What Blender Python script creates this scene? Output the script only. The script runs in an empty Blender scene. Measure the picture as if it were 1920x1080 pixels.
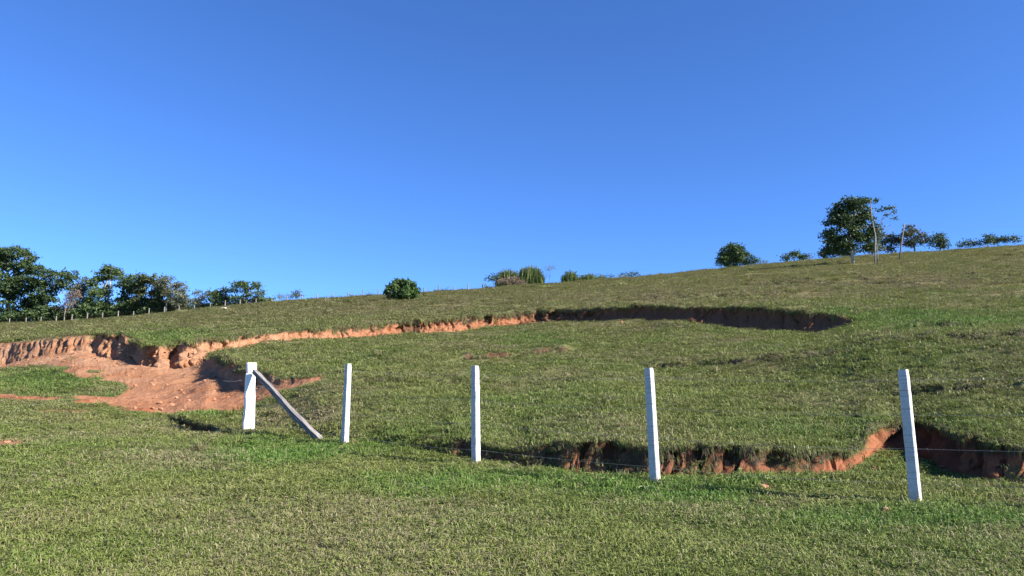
import bpy, math, random
import numpy as np
from mathutils import Vector

# ------------------------------------------------------------------ camera, sky, sun, exposure
S = bpy.context.scene
C = S.collection
EYE = 1.68
PITCH = math.radians(9.0)
FPX = 1400.0                       # focal length in pixels of the 1920 wide photograph
SUN_AZ = math.radians(114.0)       # from +Y towards +X
SUN_EL = math.radians(31.0)

cam_d = bpy.data.cameras.new('camera'); cam = bpy.data.objects.new('camera', cam_d); C.objects.link(cam)
cam.location = (0, 0, EYE); cam.rotation_euler = (math.pi/2 + PITCH, 0, 0)
cam_d.sensor_width = 36; cam_d.lens = FPX/1920*36; cam_d.clip_start = 0.05; cam_d.clip_end = 20000
S.camera = cam

world = bpy.data.worlds.new('World'); S.world = world; world.use_nodes = True
wn = world.node_tree.nodes; wl = world.node_tree.links
sky = wn.new('ShaderNodeTexSky'); sky.sky_type = 'NISHITA'; sky.sun_disc = False
sky.sun_elevation = SUN_EL; sky.sun_rotation = SUN_AZ
sky.air_density = 0.8; sky.dust_density = 0.0; sky.ozone_density = 5.0; sky.altitude = 1000
hs = wn.new('ShaderNodeHueSaturation'); hs.inputs['Saturation'].default_value = 1.05
gm = wn.new('ShaderNodeGamma'); gm.inputs[1].default_value = 0.98
tn_ = wn.new('ShaderNodeMix'); tn_.data_type = 'RGBA'; tn_.blend_type = 'MULTIPLY'; tn_.inputs[0].default_value = 1; tn_.inputs[7].default_value = (.56, .735, 1, 1)
wl.new(sky.outputs[0], hs.inputs['Color']); wl.new(hs.outputs[0], gm.inputs[0]); wl.new(gm.outputs[0], tn_.inputs[6]); wl.new(tn_.outputs[2], wn['Background'].inputs[0])
wn['Background'].inputs[1].default_value = 0.102

sun_d = bpy.data.lights.new('sun', 'SUN'); sun = bpy.data.objects.new('sun', sun_d); C.objects.link(sun)
sun_d.energy = 5.0; sun_d.angle = math.radians(0.53); sun_d.color = (1.0, 0.94, 0.85)
sdir = Vector((math.sin(SUN_AZ)*math.cos(SUN_EL), math.cos(SUN_AZ)*math.cos(SUN_EL), math.sin(SUN_EL)))
sun.rotation_euler = sdir.to_track_quat('Z', 'Y').to_euler()
sun.location = sdir*60
S.view_settings.view_transform = 'Standard'; S.view_settings.look = 'None'
S.view_settings.exposure = 1.36; S.view_settings.gamma = 1.0

S.cycles.max_bounces = 5; S.cycles.diffuse_bounces = 3; S.cycles.transmission_bounces = 3

# ------------------------------------------------------------------ helpers
rng = np.random.default_rng(7)
random.seed(7)
_perm = np.random.default_rng(3).permutation(256); _perm = np.concatenate([_perm, _perm, _perm])
_grad = np.random.default_rng(4).normal(size=(256, 3)); _grad /= np.linalg.norm(_grad, axis=1)[:, None]

def perlin(x, y, z=0.0):
    x, y, z = np.broadcast_arrays(np.asarray(x, float), np.asarray(y, float), np.asarray(z, float))
    xi, yi, zi = np.floor(x).astype(int), np.floor(y).astype(int), np.floor(z).astype(int)
    xf, yf, zf = x-xi, y-yi, z-zi
    xi &= 255; yi &= 255; zi &= 255
    u, v, w = (q*q*q*(q*(q*6-15)+10) for q in (xf, yf, zf))
    def g(i, j, k):
        h = _perm[_perm[_perm[xi+i]+yi+j]+zi+k]
        G = _grad[h]
        return G[..., 0]*(xf-i)+G[..., 1]*(yf-j)+G[..., 2]*(zf-k)
    L = lambda a, b, t: a+(b-a)*t
    return L(L(L(g(0,0,0), g(1,0,0), u), L(g(0,1,0), g(1,1,0), u), v),
             L(L(g(0,0,1), g(1,0,1), u), L(g(0,1,1), g(1,1,1), u), v), w)*1.5

def fbm(x, y, z=0.0, o=3):
    s = 0; a = 1.0; f = 1.0
    for k in range(o):
        s = s+a*perlin(np.asarray(x)*f+17*k, np.asarray(y)*f-9*k, np.asarray(z)*f); a *= .5; f *= 2.03
    return s
def sstep(x, a, b):
    t = np.clip((np.asarray(x, float)-a)/(b-a), 0, 1); return t*t*(3-2*t)

cp, sp = math.cos(PITCH), math.sin(PITCH)
def ray(u, v):
    """direction of a photograph pixel as (x per metre of depth, height above the eye per metre of depth)"""
    a = (np.asarray(u, float)-960)/FPX; b = (540-np.asarray(v, float))/FPX
    den = cp-b*sp
    return a/den, (sp+cp*b)/den
def project(x, y, z):
    z = z-EYE
    d = y*cp+z*sp; h = z*cp-y*sp
    return 960+FPX*x/d, 540-FPX*h/d

def tag(o, label, cat, group=None, kind=None):
    o['label'] = label; o['category'] = cat
    if group: o['group'] = group
    if kind: o['kind'] = kind
    return o
def mesh_obj(name, verts, faces, mat=None, parent=None, smooth=False):
    me = bpy.data.meshes.new(name); me.from_pydata([tuple(v) for v in verts], [], [tuple(f) for f in faces]); me.update()
    if mat: me.materials.append(mat)
    if smooth: me.polygons.foreach_set('use_smooth', [True]*len(me.polygons))
    o = bpy.data.objects.new(name, me); C.objects.link(o)
    if parent: o.parent = parent
    return o
def fast_mesh(name, V, F, mat=None, smooth=False):
    """V (n,3) and F (m,k) numpy arrays"""
    me = bpy.data.meshes.new(name); k = F.shape[1]
    me.vertices.add(len(V)); me.vertices.foreach_set('co', np.ascontiguousarray(V, dtype=np.float32).ravel())
    me.loops.add(F.size); me.loops.foreach_set('vertex_index', np.ascontiguousarray(F, dtype=np.int32).ravel())
    me.polygons.add(len(F)); me.polygons.foreach_set('loop_start', np.arange(0, F.size, k, dtype=np.int32))
    me.polygons.foreach_set('use_smooth', np.full(len(F), smooth, dtype=bool))
    me.update(calc_edges=True)
    if mat: me.materials.append(mat)
    return me
def attr(me, name, data, dom='POINT', typ='FLOAT'):
    a = me.attributes.new(name, typ, dom)
    key = {'FLOAT': 'value', 'INT': 'value', 'FLOAT_VECTOR': 'vector'}[typ]
    a.data.foreach_set(key, np.ascontiguousarray(data, dtype=np.int32 if typ == 'INT' else np.float32).ravel())
def link_obj(name, me, parent=None):
    o = bpy.data.objects.new(name, me); C.objects.link(o)
    if parent: o.parent = parent
    return o
def empty(name, loc):
    o = bpy.data.objects.new(name, None); C.objects.link(o); o.location = loc; o.empty_display_size = .3
    return o

class MB:
    """collects tubes and hulls as one mesh"""
    def __init__(s): s.v = []; s.f = []
    def tube(s, pts, rad, n=8, cap=True, square=False, jit=0.0, r=None):
        r = r or random
        pts = [Vector(p) for p in pts]; base = len(s.v)
        up = Vector((0.13, 0.21, 1)).normalized()
        for i, p in enumerate(pts):
            d = (pts[min(i+1, len(pts)-1)]-pts[max(i-1, 0)]).normalized()
            a = d.cross(Vector((0.3, 0.9, 0.2)) if abs(d.z) > .8 else up).normalized(); b = d.cross(a).normalized()
            for k in range(n):
                th = 2*math.pi*k/n
                q = rad[i]*(1+jit*(r.random()-.5))
                s.v.append(p+a*math.cos(th)*q+b*math.sin(th)*q)
        for i in range(len(pts)-1):
            for k in range(n):
                s.f.append((base+i*n+k, base+i*n+(k+1) % n, base+(i+1)*n+(k+1) % n, base+(i+1)*n+k))
        if cap:
            s.f.append(tuple(base+k for k in range(n))[::-1]); s.f.append(tuple(base+(len(pts)-1)*n+k for k in range(n)))
    def rings(s, rings):
        base = len(s.v); n = len(rings[0])
        for r_ in rings: s.v += [Vector(p) for p in r_]
        for i in range(len(rings)-1):
            for k in range(n):
                s.f.append((base+i*n+k, base+i*n+(k+1) % n, base+(i+1)*n+(k+1) % n, base+(i+1)*n+k))
        s.f.append(tuple(base+k for k in range(n))[::-1]); s.f.append(tuple(base+(len(rings)-1)*n+k for k in range(n)))
    def build(s, name, mat, parent=None, smooth=False, off=None):
        v = s.v if off is None else [p-Vector(off) for p in s.v]
        return mesh_obj(name, v, s.f, mat, parent, smooth)

# ------------------------------------------------------------------ materials
def new_mat(name):
    m = bpy.data.materials.new(name); m.use_nodes = True
    nt = m.node_tree; b = nt.nodes['Principled BSDF']; b.inputs['Specular IOR Level'].default_value = 0.2
    return m, nt, b
def nd(nt, typ, **kw):
    n = nt.nodes.new(typ)
    for k, v in kw.items():
        if k.startswith('_'): setattr(n, k[1:], v)
        else:
            n.inputs[k.replace('__', ' ')].default_value = v
    return n
def mix(nt, fac, a, b, blend='MIX'):
    m = nt.nodes.new('ShaderNodeMix'); m.data_type = 'RGBA'; m.blend_type = blend
    for sock, val in ((m.inputs[0], fac), (m.inputs[6], a), (m.inputs[7], b)):
        if hasattr(val, 'links'): nt.links.new(val, sock)
        elif isinstance(val, (int, float)): sock.default_value = val
        else: sock.default_value = (*val, 1)
    return m.outputs[2]
def ramp(nt, fac, stops):
    r = nt.nodes.new('ShaderNodeValToRGB'); el = r.color_ramp.elements
    while len(el) < len(stops): el.new(.5)
    for e, (p, c) in zip(el, stops):
        e.position = p; e.color = (*c, 1) if not isinstance(c, (int, float)) else (c, c, c, 1)
    nt.links.new(fac, r.inputs[0]); return r.outputs[0]
def math_n(nt, op, a, b=None, clamp=False):
    m = nt.nodes.new('ShaderNodeMath'); m.operation = op; m.use_clamp = clamp
    for i, v in enumerate((a, b)):
        if v is None: continue
        if hasattr(v, 'links'): nt.links.new(v, m.inputs[i])
        else: m.inputs[i].default_value = v
    return m.outputs[0]
def noise(nt, scale, detail=4, rough=.55, vec=None, dist=0.0):
    n = nt.nodes.new('ShaderNodeTexNoise'); n.inputs['Scale'].default_value = scale; n.inputs['Detail'].default_value = detail
    n.inputs['Roughness'].default_value = rough; n.inputs['Distortion'].default_value = dist
    if vec is not None: nt.links.new(vec, n.inputs['Vector'])
    return n.outputs['Fac']
def geo_pos(nt, scale=(1, 1, 1)):
    g = nt.nodes.new('ShaderNodeNewGeometry'); m = nt.nodes.new('ShaderNodeMapping'); m.inputs['Scale'].default_value = scale
    nt.links.new(g.outputs['Position'], m.inputs['Vector']); return m.outputs[0]
def at(nt, name, typ='GEOMETRY'):
    a = nt.nodes.new('ShaderNodeAttribute'); a.attribute_name = name; a.attribute_type = typ; return a.outputs['Fac']
def bump(nt, h, strength, dist, bsdf):
    b = nt.nodes.new('ShaderNodeBump'); b.inputs['Strength'].default_value = strength; b.inputs['Distance'].default_value = dist
    nt.links.new(h, b.inputs['Height']); nt.links.new(b.outputs[0], bsdf.inputs['Normal'])

# terrain: soil and turf on one ground, mixed by where the soil lies bare
M_ground, nt, B = new_mat('ground_soil_and_turf')
pos = geo_pos(nt); posv = geo_pos(nt, (1, 1, .35))
n1 = noise(nt, .55, 5, .6, pos); n2 = noise(nt, 4.0, 5, .6, pos); n3 = noise(nt, 22, 4, .65, pos); n4 = noise(nt, 2.2, 4, .6, posv)
soil = mix(nt, ramp(nt, n4, [(.32, 0), (.68, 1)]), (.27, .122, .058), (.36, .188, .102))
soil = mix(nt, ramp(nt, n1, [(.4, 0), (.7, 1)]), soil, (.39, .228, .138))
soil = mix(nt, ramp(nt, noise(nt, 5.5, 5, .7, pos), [(.36, .55), (.47, 0)]), soil, (.19, .085, .042))
soil = mix(nt, at(nt, 'red'), soil, (.255, .092, .044))
soil = mix(nt, math_n(nt, 'MULTIPLY', ramp(nt, n3, [(.35, 1), (.55, 0)]), .45), soil, (.22, .10, .055))
soil = mix(nt, at(nt, 'humus_shade'), soil, (.080, .044, .027))  # dark topsoil, plus shade painted on part of the upper bank
turf = mix(nt, ramp(nt, n2, [(.35, 0), (.65, 1)]), (.080, .100, .030), (.135, .148, .058))
turf = mix(nt, at(nt, 'dry'), turf, (.22, .185, .092))
turf = mix(nt, at(nt, 'lush'), turf, (.050, .088, .020))
turf = mix(nt, ramp(nt, n3, [(.3, .75), (.5, 0)]), turf, (.035, .035, .014))
bare = at(nt, 'bare')
edge = math_n(nt, 'ADD', bare, math_n(nt, 'MULTIPLY', math_n(nt, 'SUBTRACT', noise(nt, 7, 5, .7, pos), .5), .8))
fac = ramp(nt, edge, [(.38, 0), (.6, 1)])
nt.links.new(mix(nt, fac, turf, soil), B.inputs['Base Color'])
B.inputs['Roughness'].default_value = .95; B.inputs['Specular IOR Level'].default_value = .05
hh = math_n(nt, 'ADD', math_n(nt, 'MULTIPLY', n3, .4), noise(nt, 9, 6, .7, posv))
bump(nt, hh, .8, .06, B)

# grass blades: colour from the tuft (dry / lush) and the blade itself
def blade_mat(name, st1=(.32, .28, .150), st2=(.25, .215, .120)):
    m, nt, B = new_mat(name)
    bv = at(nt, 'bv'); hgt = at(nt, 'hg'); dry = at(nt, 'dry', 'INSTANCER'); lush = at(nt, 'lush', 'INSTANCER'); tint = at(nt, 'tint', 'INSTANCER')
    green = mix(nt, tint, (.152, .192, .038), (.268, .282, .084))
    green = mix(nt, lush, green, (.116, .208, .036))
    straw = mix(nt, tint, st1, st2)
    f = math_n(nt, 'GREATER_THAN', math_n(nt, 'ADD', bv, dry), 1.0)
    col = mix(nt, f, green, straw)
    col = mix(nt, math_n(nt, 'MULTIPLY', math_n(nt, 'SUBTRACT', 1.0, hgt), .55), col, (.080, .078, .036))
    nt.links.new(col, B.inputs['Base Color']); B.inputs['Roughness'].default_value = .6
    B.inputs['Specular IOR Level'].default_value = .25
    tr = nt.nodes.new('ShaderNodeBsdfTranslucent'); nt.links.new(col, tr.inputs['Color'])
    ms = nt.nodes.new('ShaderNodeMixShader'); ms.inputs[0].default_value = .25
    nt.links.new(B.outputs[0], ms.inputs[1]); nt.links.new(tr.outputs[0], ms.inputs[2])
    nt.links.new(ms.outputs[0], nt.nodes['Material Output'].inputs['Surface'])
    return m
M_blade = blade_mat('grass_blade')
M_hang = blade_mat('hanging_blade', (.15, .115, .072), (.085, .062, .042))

def leaf_mat(name, a, b, c=None, trans=.22):
    m, nt, B = new_mat(name)
    lv = at(nt, 'lv')
    col = mix(nt, lv, a, b)
    if c: col = mix(nt, ramp(nt, noise(nt, .5, 2, .5, geo_pos(nt)), [(.52, 0), (.66, .8)]), col, c)
    nt.links.new(col, B.inputs['Base Color']); B.inputs['Roughness'].default_value = .5; B.inputs['Specular IOR Level'].default_value = .3
    tr = nt.nodes.new('ShaderNodeBsdfTranslucent'); nt.links.new(col, tr.inputs['Color'])
    ms = nt.nodes.new('ShaderNodeMixShader'); ms.inputs[0].default_value = trans
    nt.links.new(B.outputs[0], ms.inputs[1]); nt.links.new(tr.outputs[0], ms.inputs[2])
    nt.links.new(ms.outputs[0], nt.nodes['Material Output'].inputs['Surface'])
    return m
L_dark = leaf_mat('leaves_dark', (.034, .062, .024), (.078, .118, .040))
L_mid = leaf_mat('leaves_mid', (.042, .080, .025), (.098, .145, .042))
L_olive = leaf_mat('leaves_olive', (.055, .078, .028), (.125, .138, .050))
L_grey = leaf_mat('leaves_grey', (.085, .098, .060), (.165, .175, .105))
L_russet = leaf_mat('leaves_russet', (.050, .065, .030), (.085, .105, .040), (.16, .075, .045))
L_dead = leaf_mat('leaves_dead', (.16, .115, .085), (.26, .20, .15))
L_cane = leaf_mat('leaves_cane', (.090, .140, .035), (.200, .235, .080), trans=.3)
L_bush = leaf_mat('leaves_bush', (.028, .062, .018), (.095, .155, .045), trans=.25)

def bark_mat(name, a, b):
    m, nt, B = new_mat(name)
    p = geo_pos(nt, (1, 1, .3))
    nt.links.new(mix(nt, ramp(nt, noise(nt, 3.5, 5, .65, p), [(.35, 0), (.65, 1)]), a, b), B.inputs['Base Color'])
    B.inputs['Roughness'].default_value = .9; bump(nt, noise(nt, 9, 4, .6, p), .6, .03, B); return m
K_pale = bark_mat('bark_pale', (.26, .23, .19), (.42, .39, .34))
K_lite = bark_mat('bark_light_grey', (.19, .17, .145), (.31, .285, .25))
K_grey = bark_mat('bark_grey', (.12, .105, .085), (.24, .21, .18))
K_dark = bark_mat('bark_dark', (.05, .043, .035), (.10, .085, .07))
K_post = bark_mat('old_post_wood', (.12, .105, .09), (.26, .235, .205))

# white painted concrete posts: fine horizontal casting marks, chips and dirt at the foot
M_conc, nt, B = new_mat('white_concrete')
tc = nt.nodes.new('ShaderNodeTexCoord'); mp = nt.nodes.new('ShaderNodeMapping'); mp.inputs['Scale'].default_value = (.6, .6, 46)
nt.links.new(tc.outputs['Object'], mp.inputs['Vector'])
bands = noise(nt, 1.0, 2, .5, mp.outputs[0])
obj = tc.outputs['Object']
groove = ramp(nt, bands, [(.36, 0), (.44, 1)])
grime = noise(nt, 9, 6, .7, obj); chips = noise(nt, 34, 4, .6, obj)
col = mix(nt, ramp(nt, grime, [(.42, 0), (.68, .55)]), (.55, .545, .525), (.33, .32, .30))
col = mix(nt, ramp(nt, bands, [(.36, .75), (.45, 0)]), col, (.30, .29, .28))
col = mix(nt, ramp(nt, chips, [(.62, 0), (.70, .8)]), col, (.28, .255, .22))
sx = nt.nodes.new('ShaderNodeSeparateXYZ'); nt.links.new(obj, sx.inputs[0])
foot = math_n(nt, 'ADD', sx.outputs['Z'], math_n(nt, 'MULTIPLY', grime, .12))
col = mix(nt, ramp(nt, foot, [(.06, .85), (.26, 0)]), col, (.34, .25, .17))
nt.links.new(col, B.inputs['Base Color']); B.inputs['Roughness'].default_value = .8
bump(nt, math_n(nt, 'ADD', groove, math_n(nt, 'MULTIPLY', chips, .3)), .55, .006, B)

M_wpaint, nt, B = new_mat('white_painted_timber')
tc = nt.nodes.new('ShaderNodeTexCoord'); mp = nt.nodes.new('ShaderNodeMapping'); mp.inputs['Scale'].default_value = (14, 14, 1.2)
nt.links.new(tc.outputs['Object'], mp.inputs['Vector'])
gr = noise(nt, 1.6, 5, .65, mp.outputs[0]); gr2 = noise(nt, 5, 5, .6, tc.outputs['Object'])
col = mix(nt, ramp(nt, gr, [(.60, 0), (.68, .8)]), (.84, .83, .80), (.30, .28, .26))
col = mix(nt, ramp(nt, gr2, [(.5, 0), (.75, .4)]), col, (.60, .57, .52))
sx = nt.nodes.new('ShaderNodeSeparateXYZ'); nt.links.new(tc.outputs['Object'], sx.inputs[0])
foot = math_n(nt, 'ADD', sx.outputs['Z'], math_n(nt, 'MULTIPLY', gr2, .14))
col = mix(nt, ramp(nt, foot, [(.05, .7), (.2, 0)]), col, (.36, .27, .18))
nt.links.new(col, B.inputs['Base Color']); B.inputs['Roughness'].default_value = .7; bump(nt, gr, .7, .012, B)

M_wthr, nt, B = new_mat('weathered_grey_timber')
tc = nt.nodes.new('ShaderNodeTexCoord'); mp = nt.nodes.new('ShaderNodeMapping'); mp.inputs['Scale'].default_value = (16, 16, .9)
nt.links.new(tc.outputs['Object'], mp.inputs['Vector'])
gr = noise(nt, 1.7, 6, .7, mp.outputs[0]); gr2 = noise(nt, 3.2, 5, .6, mp.outputs[0])
col = mix(nt, ramp(nt, gr, [(.36, 0), (.66, 1)]), (.075, .065, .058), (.29, .265, .245))
col = mix(nt, ramp(nt, gr2, [(.58, 0), (.66, .8)]), col, (.62, .60, .57))
nt.links.new(col, B.inputs['Base Color']); B.inputs['Roughness'].default_value = .85; bump(nt, gr, .9, .02, B)

M_wire, nt, B = new_mat('galvanised_wire'); B.inputs['Base Color'].default_value = (.30, .29, .28, 1); B.inputs['Metallic'].default_value = .6; B.inputs['Roughness'].default_value = .5
M_clod, nt, B = new_mat('soil_clod')
nt.links.new(mix(nt, noise(nt, 6, 4, .6, geo_pos(nt)), (.24, .10, .05), (.46, .24, .14)), B.inputs['Base Color']); B.inputs['Roughness'].default_value = 1
bump(nt, noise(nt, 40, 4, .6, geo_pos(nt)), .6, .02, B)
M_stone, nt, B = new_mat('pale_stone')
nt.links.new(mix(nt, noise(nt, 3, 4, .6, geo_pos(nt)), (.45, .40, .33), (.62, .57, .49)), B.inputs['Base Color']); B.inputs['Roughness'].default_value = .95

# ------------------------------------------------------------------ terrain: lines of the land from near to far, each as (u, v, depth)
LN = {}
LN['F2'] = [(-400,735,28),(-150,742,26),(0,752,24),(150,767,22),(300,788,19.9),(345,801,18.9),(400,815,17.7),(465,808,17.8),(555,823,16.2),(646,836,14.9),(760,855,13.6),(893,871,12.5),(1060,893,11.4),(1229,911,10.5),(1480,934,9.7),(1717,950,9.07),(1920,958,8.5),(2100,965,8.1),(2400,970,7.6)]
LN['F3'] = [(-400,728,29.3),(-150,735,27),(0,745,25),(150,758,23.2),(300,779,20.9),(318,788,20.35),(345,806,19.5),(380,815,18.45),(412,812,18.1),(440,800,18.5),(465,799,18.8),(560,812,17.0),(600,817,16.2),(640,824,15.5),(700,821,15.45),(750,834,14.55),(800,849,14.05),(893,862,13.15),(960,872,12.6),(1000,880,12.25),(1100,888,11.75),(1230,898,11.08),(1300,894,11.03),(1400,894,10.83),(1500,892,10.73),(1585,882,10.8),(1610,868,11.1),(1635,850,11.95),(1665,840,12.6),(1690,842,12.75),(1725,860,12.5),(1760,880,11.8),(1800,893,10.95),(1850,903,10.55),(1920,905,10.0),(2100,910,9.7),(2400,915,9.3)]
LN['F4'] = [(-400,725,29.8),(-150,732,27.5),(0,742,25.5),(150,755,23.7),(300,776,21.2),(318,780,20.5),(345,782,19.68),(380,792,18.62),(412,805,18.25),(440,797,18.8),(465,795,19.1),(560,803,17.6),(600,803,16.6),(640,806,15.8),(700,806,15.7),(750,817,14.8),(800,822,14.3),(893,828,13.4),(960,843,12.8),(1000,846,12.5),(1020,834,12.4),(1100,830,12.0),(1160,828,11.75),(1230,840,11.3),(1300,838,11.25),(1400,838,11.05),(1500,848,10.95),(1585,850,11.0),(1610,838,11.3),(1635,798,12.2),(1665,786,12.9),(1700,784,13.1),(1730,787,12.8),(1760,797,12.1),(1800,818,11.2),(1830,816,11.0),(1860,828,10.7),(1920,845,10.25),(2100,858,9.95),(2400,862,9.6)]
LN['F5'] = [(-400,708,36),(-150,712,34),(0,710,32),(150,716,29),(300,742,26),(350,725,28),(378,704,30.4),(392,694,30.7),(405,702,29.7),(425,712,27.5),(440,718,25.7),(455,722,24.75),(475,720,23.8),(500,722,22.5),(540,727,21.4),(580,717,21.1),(610,711,21.2),(660,708,21.7),(760,702,22.8),(830,684,26.5),(860,677,28),(940,673,29.4),(1000,666,30.5),(1080,660,31.2),(1150,672,28.5),(1250,700,23.5),(1400,702,21),(1530,705,18.5),(1640,715,16),(1760,725,14.7),(1920,735,13.2),(2100,745,12.4),(2400,750,12)]
LN['F6'] = [(-400,693,42),(-150,695,40.2),(0,695,38.2),(60,680,37),(150,667,36),(200,676,34.8),(245,681,33.8),(300,700,30.8),(340,699,30.8),(378,690,31.5),(392,672,31.5),(405,664,30.5),(425,670,28.2),(440,680,26.2),(455,686,25.2),(475,694,24.2),(500,702,22.9),(540,709,21.8),(580,708,21.4),(610,706,21.5),(660,705,21.9),(760,698,23.1),(830,678,27),(860,669,28.6),(940,665,29.9),(1000,658,31),(1080,655,31.6),(1150,668,29),(1250,688,25),(1400,678,23.2),(1530,668,21),(1590,655,20.3),(1640,640,19.7),(1760,636,18.4),(1920,628,17),(2100,622,16.4),(2400,620,16)]
LN['F7'] = [(-400,690,43.7),(-150,690,41.7),(0,690,39.7),(60,674,38.4),(150,657,37.5),(185,668,36.7),(245,674,35.4),(258,682,33.7),(300,696,32.3),(340,695,32.3),(378,686,33.0),(392,668,33.8),(430,658,34.6),(450,654,35.2),(520,641,37.5),(600,636,39.6),(700,632,42.5),(780,625,44.6),(860,622,46),(930,615,47.6),(980,608,49),(1030,602,48.6),(1090,603,47),(1140,605,45),(1200,603,43),(1260,602,41),(1320,611,39.4),(1400,617,37.4),(1460,620,36),(1520,627,34.4),(1580,617,33.2),(1610,606,32.4),(1700,601,32.2),(1920,588,32.8),(2100,578,33.8),(2400,570,35)]
LN['F8'] = [(-400,652,46),(-150,648,44),(0,640,42),(60,633,40),(150,628,38.5),(200,627,37.3),(240,627,36.6),(252,637,34.8),(265,645,33.9),(300,648,33),(340,644,33),(380,638,33.7),(395,636,34.2),(450,633,35.5),(520,624,38),(600,617,40),(700,607,43),(780,601,45),(860,596,46.5),(930,590,48),(980,584,49.5),(1030,580,49),(1090,580,47.5),(1140,577,45.5),(1200,577,43.5),(1260,576,41.5),(1320,576,40),(1400,577,38),(1460,579,36.5),(1520,586,35),(1580,593,33.7),(1615,600,32.7),(1700,598,32.5),(1920,585,33.1),(2100,575,34.1),(2400,567,35.3)]
CREST = [(-400,613,152),(-150,610,152),(0,606,150),(150,601,150),(250,592,150),(330,583,150),(420,573,150),(500,565,150),(600,558,150),(700,552,150),(800,545,150),(900,539,150),(1000,531,150),(1100,524,150),(1200,516,150),(1340,502,150),(1500,486,150),(1560,481,148),(1700,470,146),(1800,464,144),(1920,455,142),(2100,440,140),(2400,425,140)]

tin = np.linspace(-.80, .80, 1560)
tout = np.array([.815,.83,.86,.9,.95,1.02,1.1,1.2,1.4,1.7,2.2,3,5,10,30,80])
T = np.concatenate([-tout[::-1], tin, tout]); NT = len(T)
inner = (np.abs(T) <= .8001)
def line(pts, smooth=0):
    p = np.array(pts, float); t, zr = ray(p[:, 0], p[:, 1]); y = p[:, 2]; z = zr*y+EYE
    o = np.argsort(t); t, y, z = t[o], y[o], z[o]
    Y = np.interp(T, t, y); Z = np.interp(T, t, z)
    if smooth:
        k = np.exp(-.5*(np.arange(-3*smooth, 3*smooth+1)/smooth)**2); k /= k.sum()
        pad = 3*smooth
        Y = np.convolve(np.pad(Y, pad, mode='edge'), k, 'valid'); Z = np.convolve(np.pad(Z, pad, mode='edge'), k, 'valid')
    return np.stack([Y, Z])
def tu(u, v=640): return float(ray(u, v)[0])
lin = {k: line(v, {'F2': 14}.get(k, 5)) for k, v in LN.items()}
F9 = line(CREST, 22)
base = {k: v.copy() for k, v in lin.items()}; base['F9'] = F9.copy()
# deep erosion slots cut back into the banks: (u, half width px, depth m)
def notch(L, items, also=None, v=650):
    for u, w, d in items:
        g = np.exp(-np.abs((T-tu(u, v))/(w/FPX))**1.6)
        for q, f in ((L, 1.0),)+(((also, .4),) if also is not None else ()):
            q[0] += g*d*f
notch(lin['F8'], [(172,8,1.2),(212,6,.7),(247,9,1.1),(325,12,1.6),(396,5,.5),(560,3,.5),(640,3,.5),(752,5,.8),(775,7,.7),(908,5,.8),(1010,6,.7),(1040,5,.6)], lin['F7'])
notch(lin['F6'], [(412,9,1.5),(447,9,1.6),(545,9,1.0),(575,5,.4)], lin['F5'], 700)
notch(lin['F4'], [(835,7,.25),(1035,12,.30),(1090,5,.2),(1148,10,.35),(1310,7,.25),(1380,6,.2),(1450,14,.35),(1560,5,.25),(1835,10,.3),(1880,8,.3)], lin['F3'], 850)
G0 = np.stack([np.full(NT, 1.5), np.full(NT, EYE-1.62)])
G1 = line([(-400,1080,6.5),(960,1080,6.25),(2400,1080,5.8)], 10)
def along(L):
    x = T*L[0]; return np.concatenate([[0], np.cumsum(np.hypot(np.diff(x), np.diff(L[0])))])
def outward(L, w=9):
    k = np.ones(2*w+1)/(2*w+1)
    x = np.convolve(np.pad(T*L[0], w, mode='edge'), k, 'valid'); y = np.convolve(np.pad(L[0], w, mode='edge'), k, 'valid')
    dx, dy = np.gradient(x), np.gradient(y); n = np.hypot(dx, dy)+1e-9
    nx, ny = dy/n, -dx/n
    s = np.sign(-(nx*x+ny*y)+1e-9); return nx*s, ny*s
# ragged edges
for k, sd, amp in (('F4', 3, .12), ('F6', 5, .22), ('F8', 8, .34)):
    gate_ = inner*1.0 if k != 'F6' else sstep(T, tu(378, 690), tu(396, 690))*(1-sstep(T, tu(620, 700), tu(680, 700)))
    a = along(lin[k]); j = gate_*fbm(a*.9, sd, o=5)*amp*inner; lin[k][0] += j
    kb = {'F4': 'F3', 'F6': 'F5', 'F8': 'F7'}[k]; lin[kb][0] += j*.7+fbm(a*.7, sd+20, o=3)*amp*.6*gate_
    lin[k][1] += fbm(a*1.4, sd+40, o=4)*amp*.28*gate_
    lin[kb][0] = np.minimum(lin[kb][0], lin[k][0]-.02)

G0 = np.stack([np.full(NT, 1.5), np.full(NT, EYE-1.62)])
def soft(a, b, y):
    (y1, z1), (y2, z2) = base[a], base[b]
    return z1+(z2-z1)*(y-y1)/np.maximum(y2-y1, .4)
jz = {k: lin[k][1]-base[k][1] for k in lin}
for k, a, b in (('F3', 'F2', 'F3'), ('F4', 'F4', 'F5'), ('F5', 'F4', 'F5'), ('F6', 'F6', 'F7'), ('F7', 'F6', 'F7'), ('F8', 'F8', 'F9')):
    lin[k][1] = soft(a, b, lin[k][0])+jz[k]
SOFT = {'lawn2': ('F2', 'F3'), 'terrace': ('F4', 'F5'), 'shelf': ('F6', 'F7'), 'hill1': ('F8', 'F9')}
def gs(a, w):
    k = np.exp(-.5*(np.arange(-3*w, 3*w+1)/w)**2); k /= k.sum(); return np.convolve(np.pad(a, 3*w, mode='edge'), k, 'valid')
rowsP = []; rowsS = []; rowsK = []       # positions, cliff height fraction, section id
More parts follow.
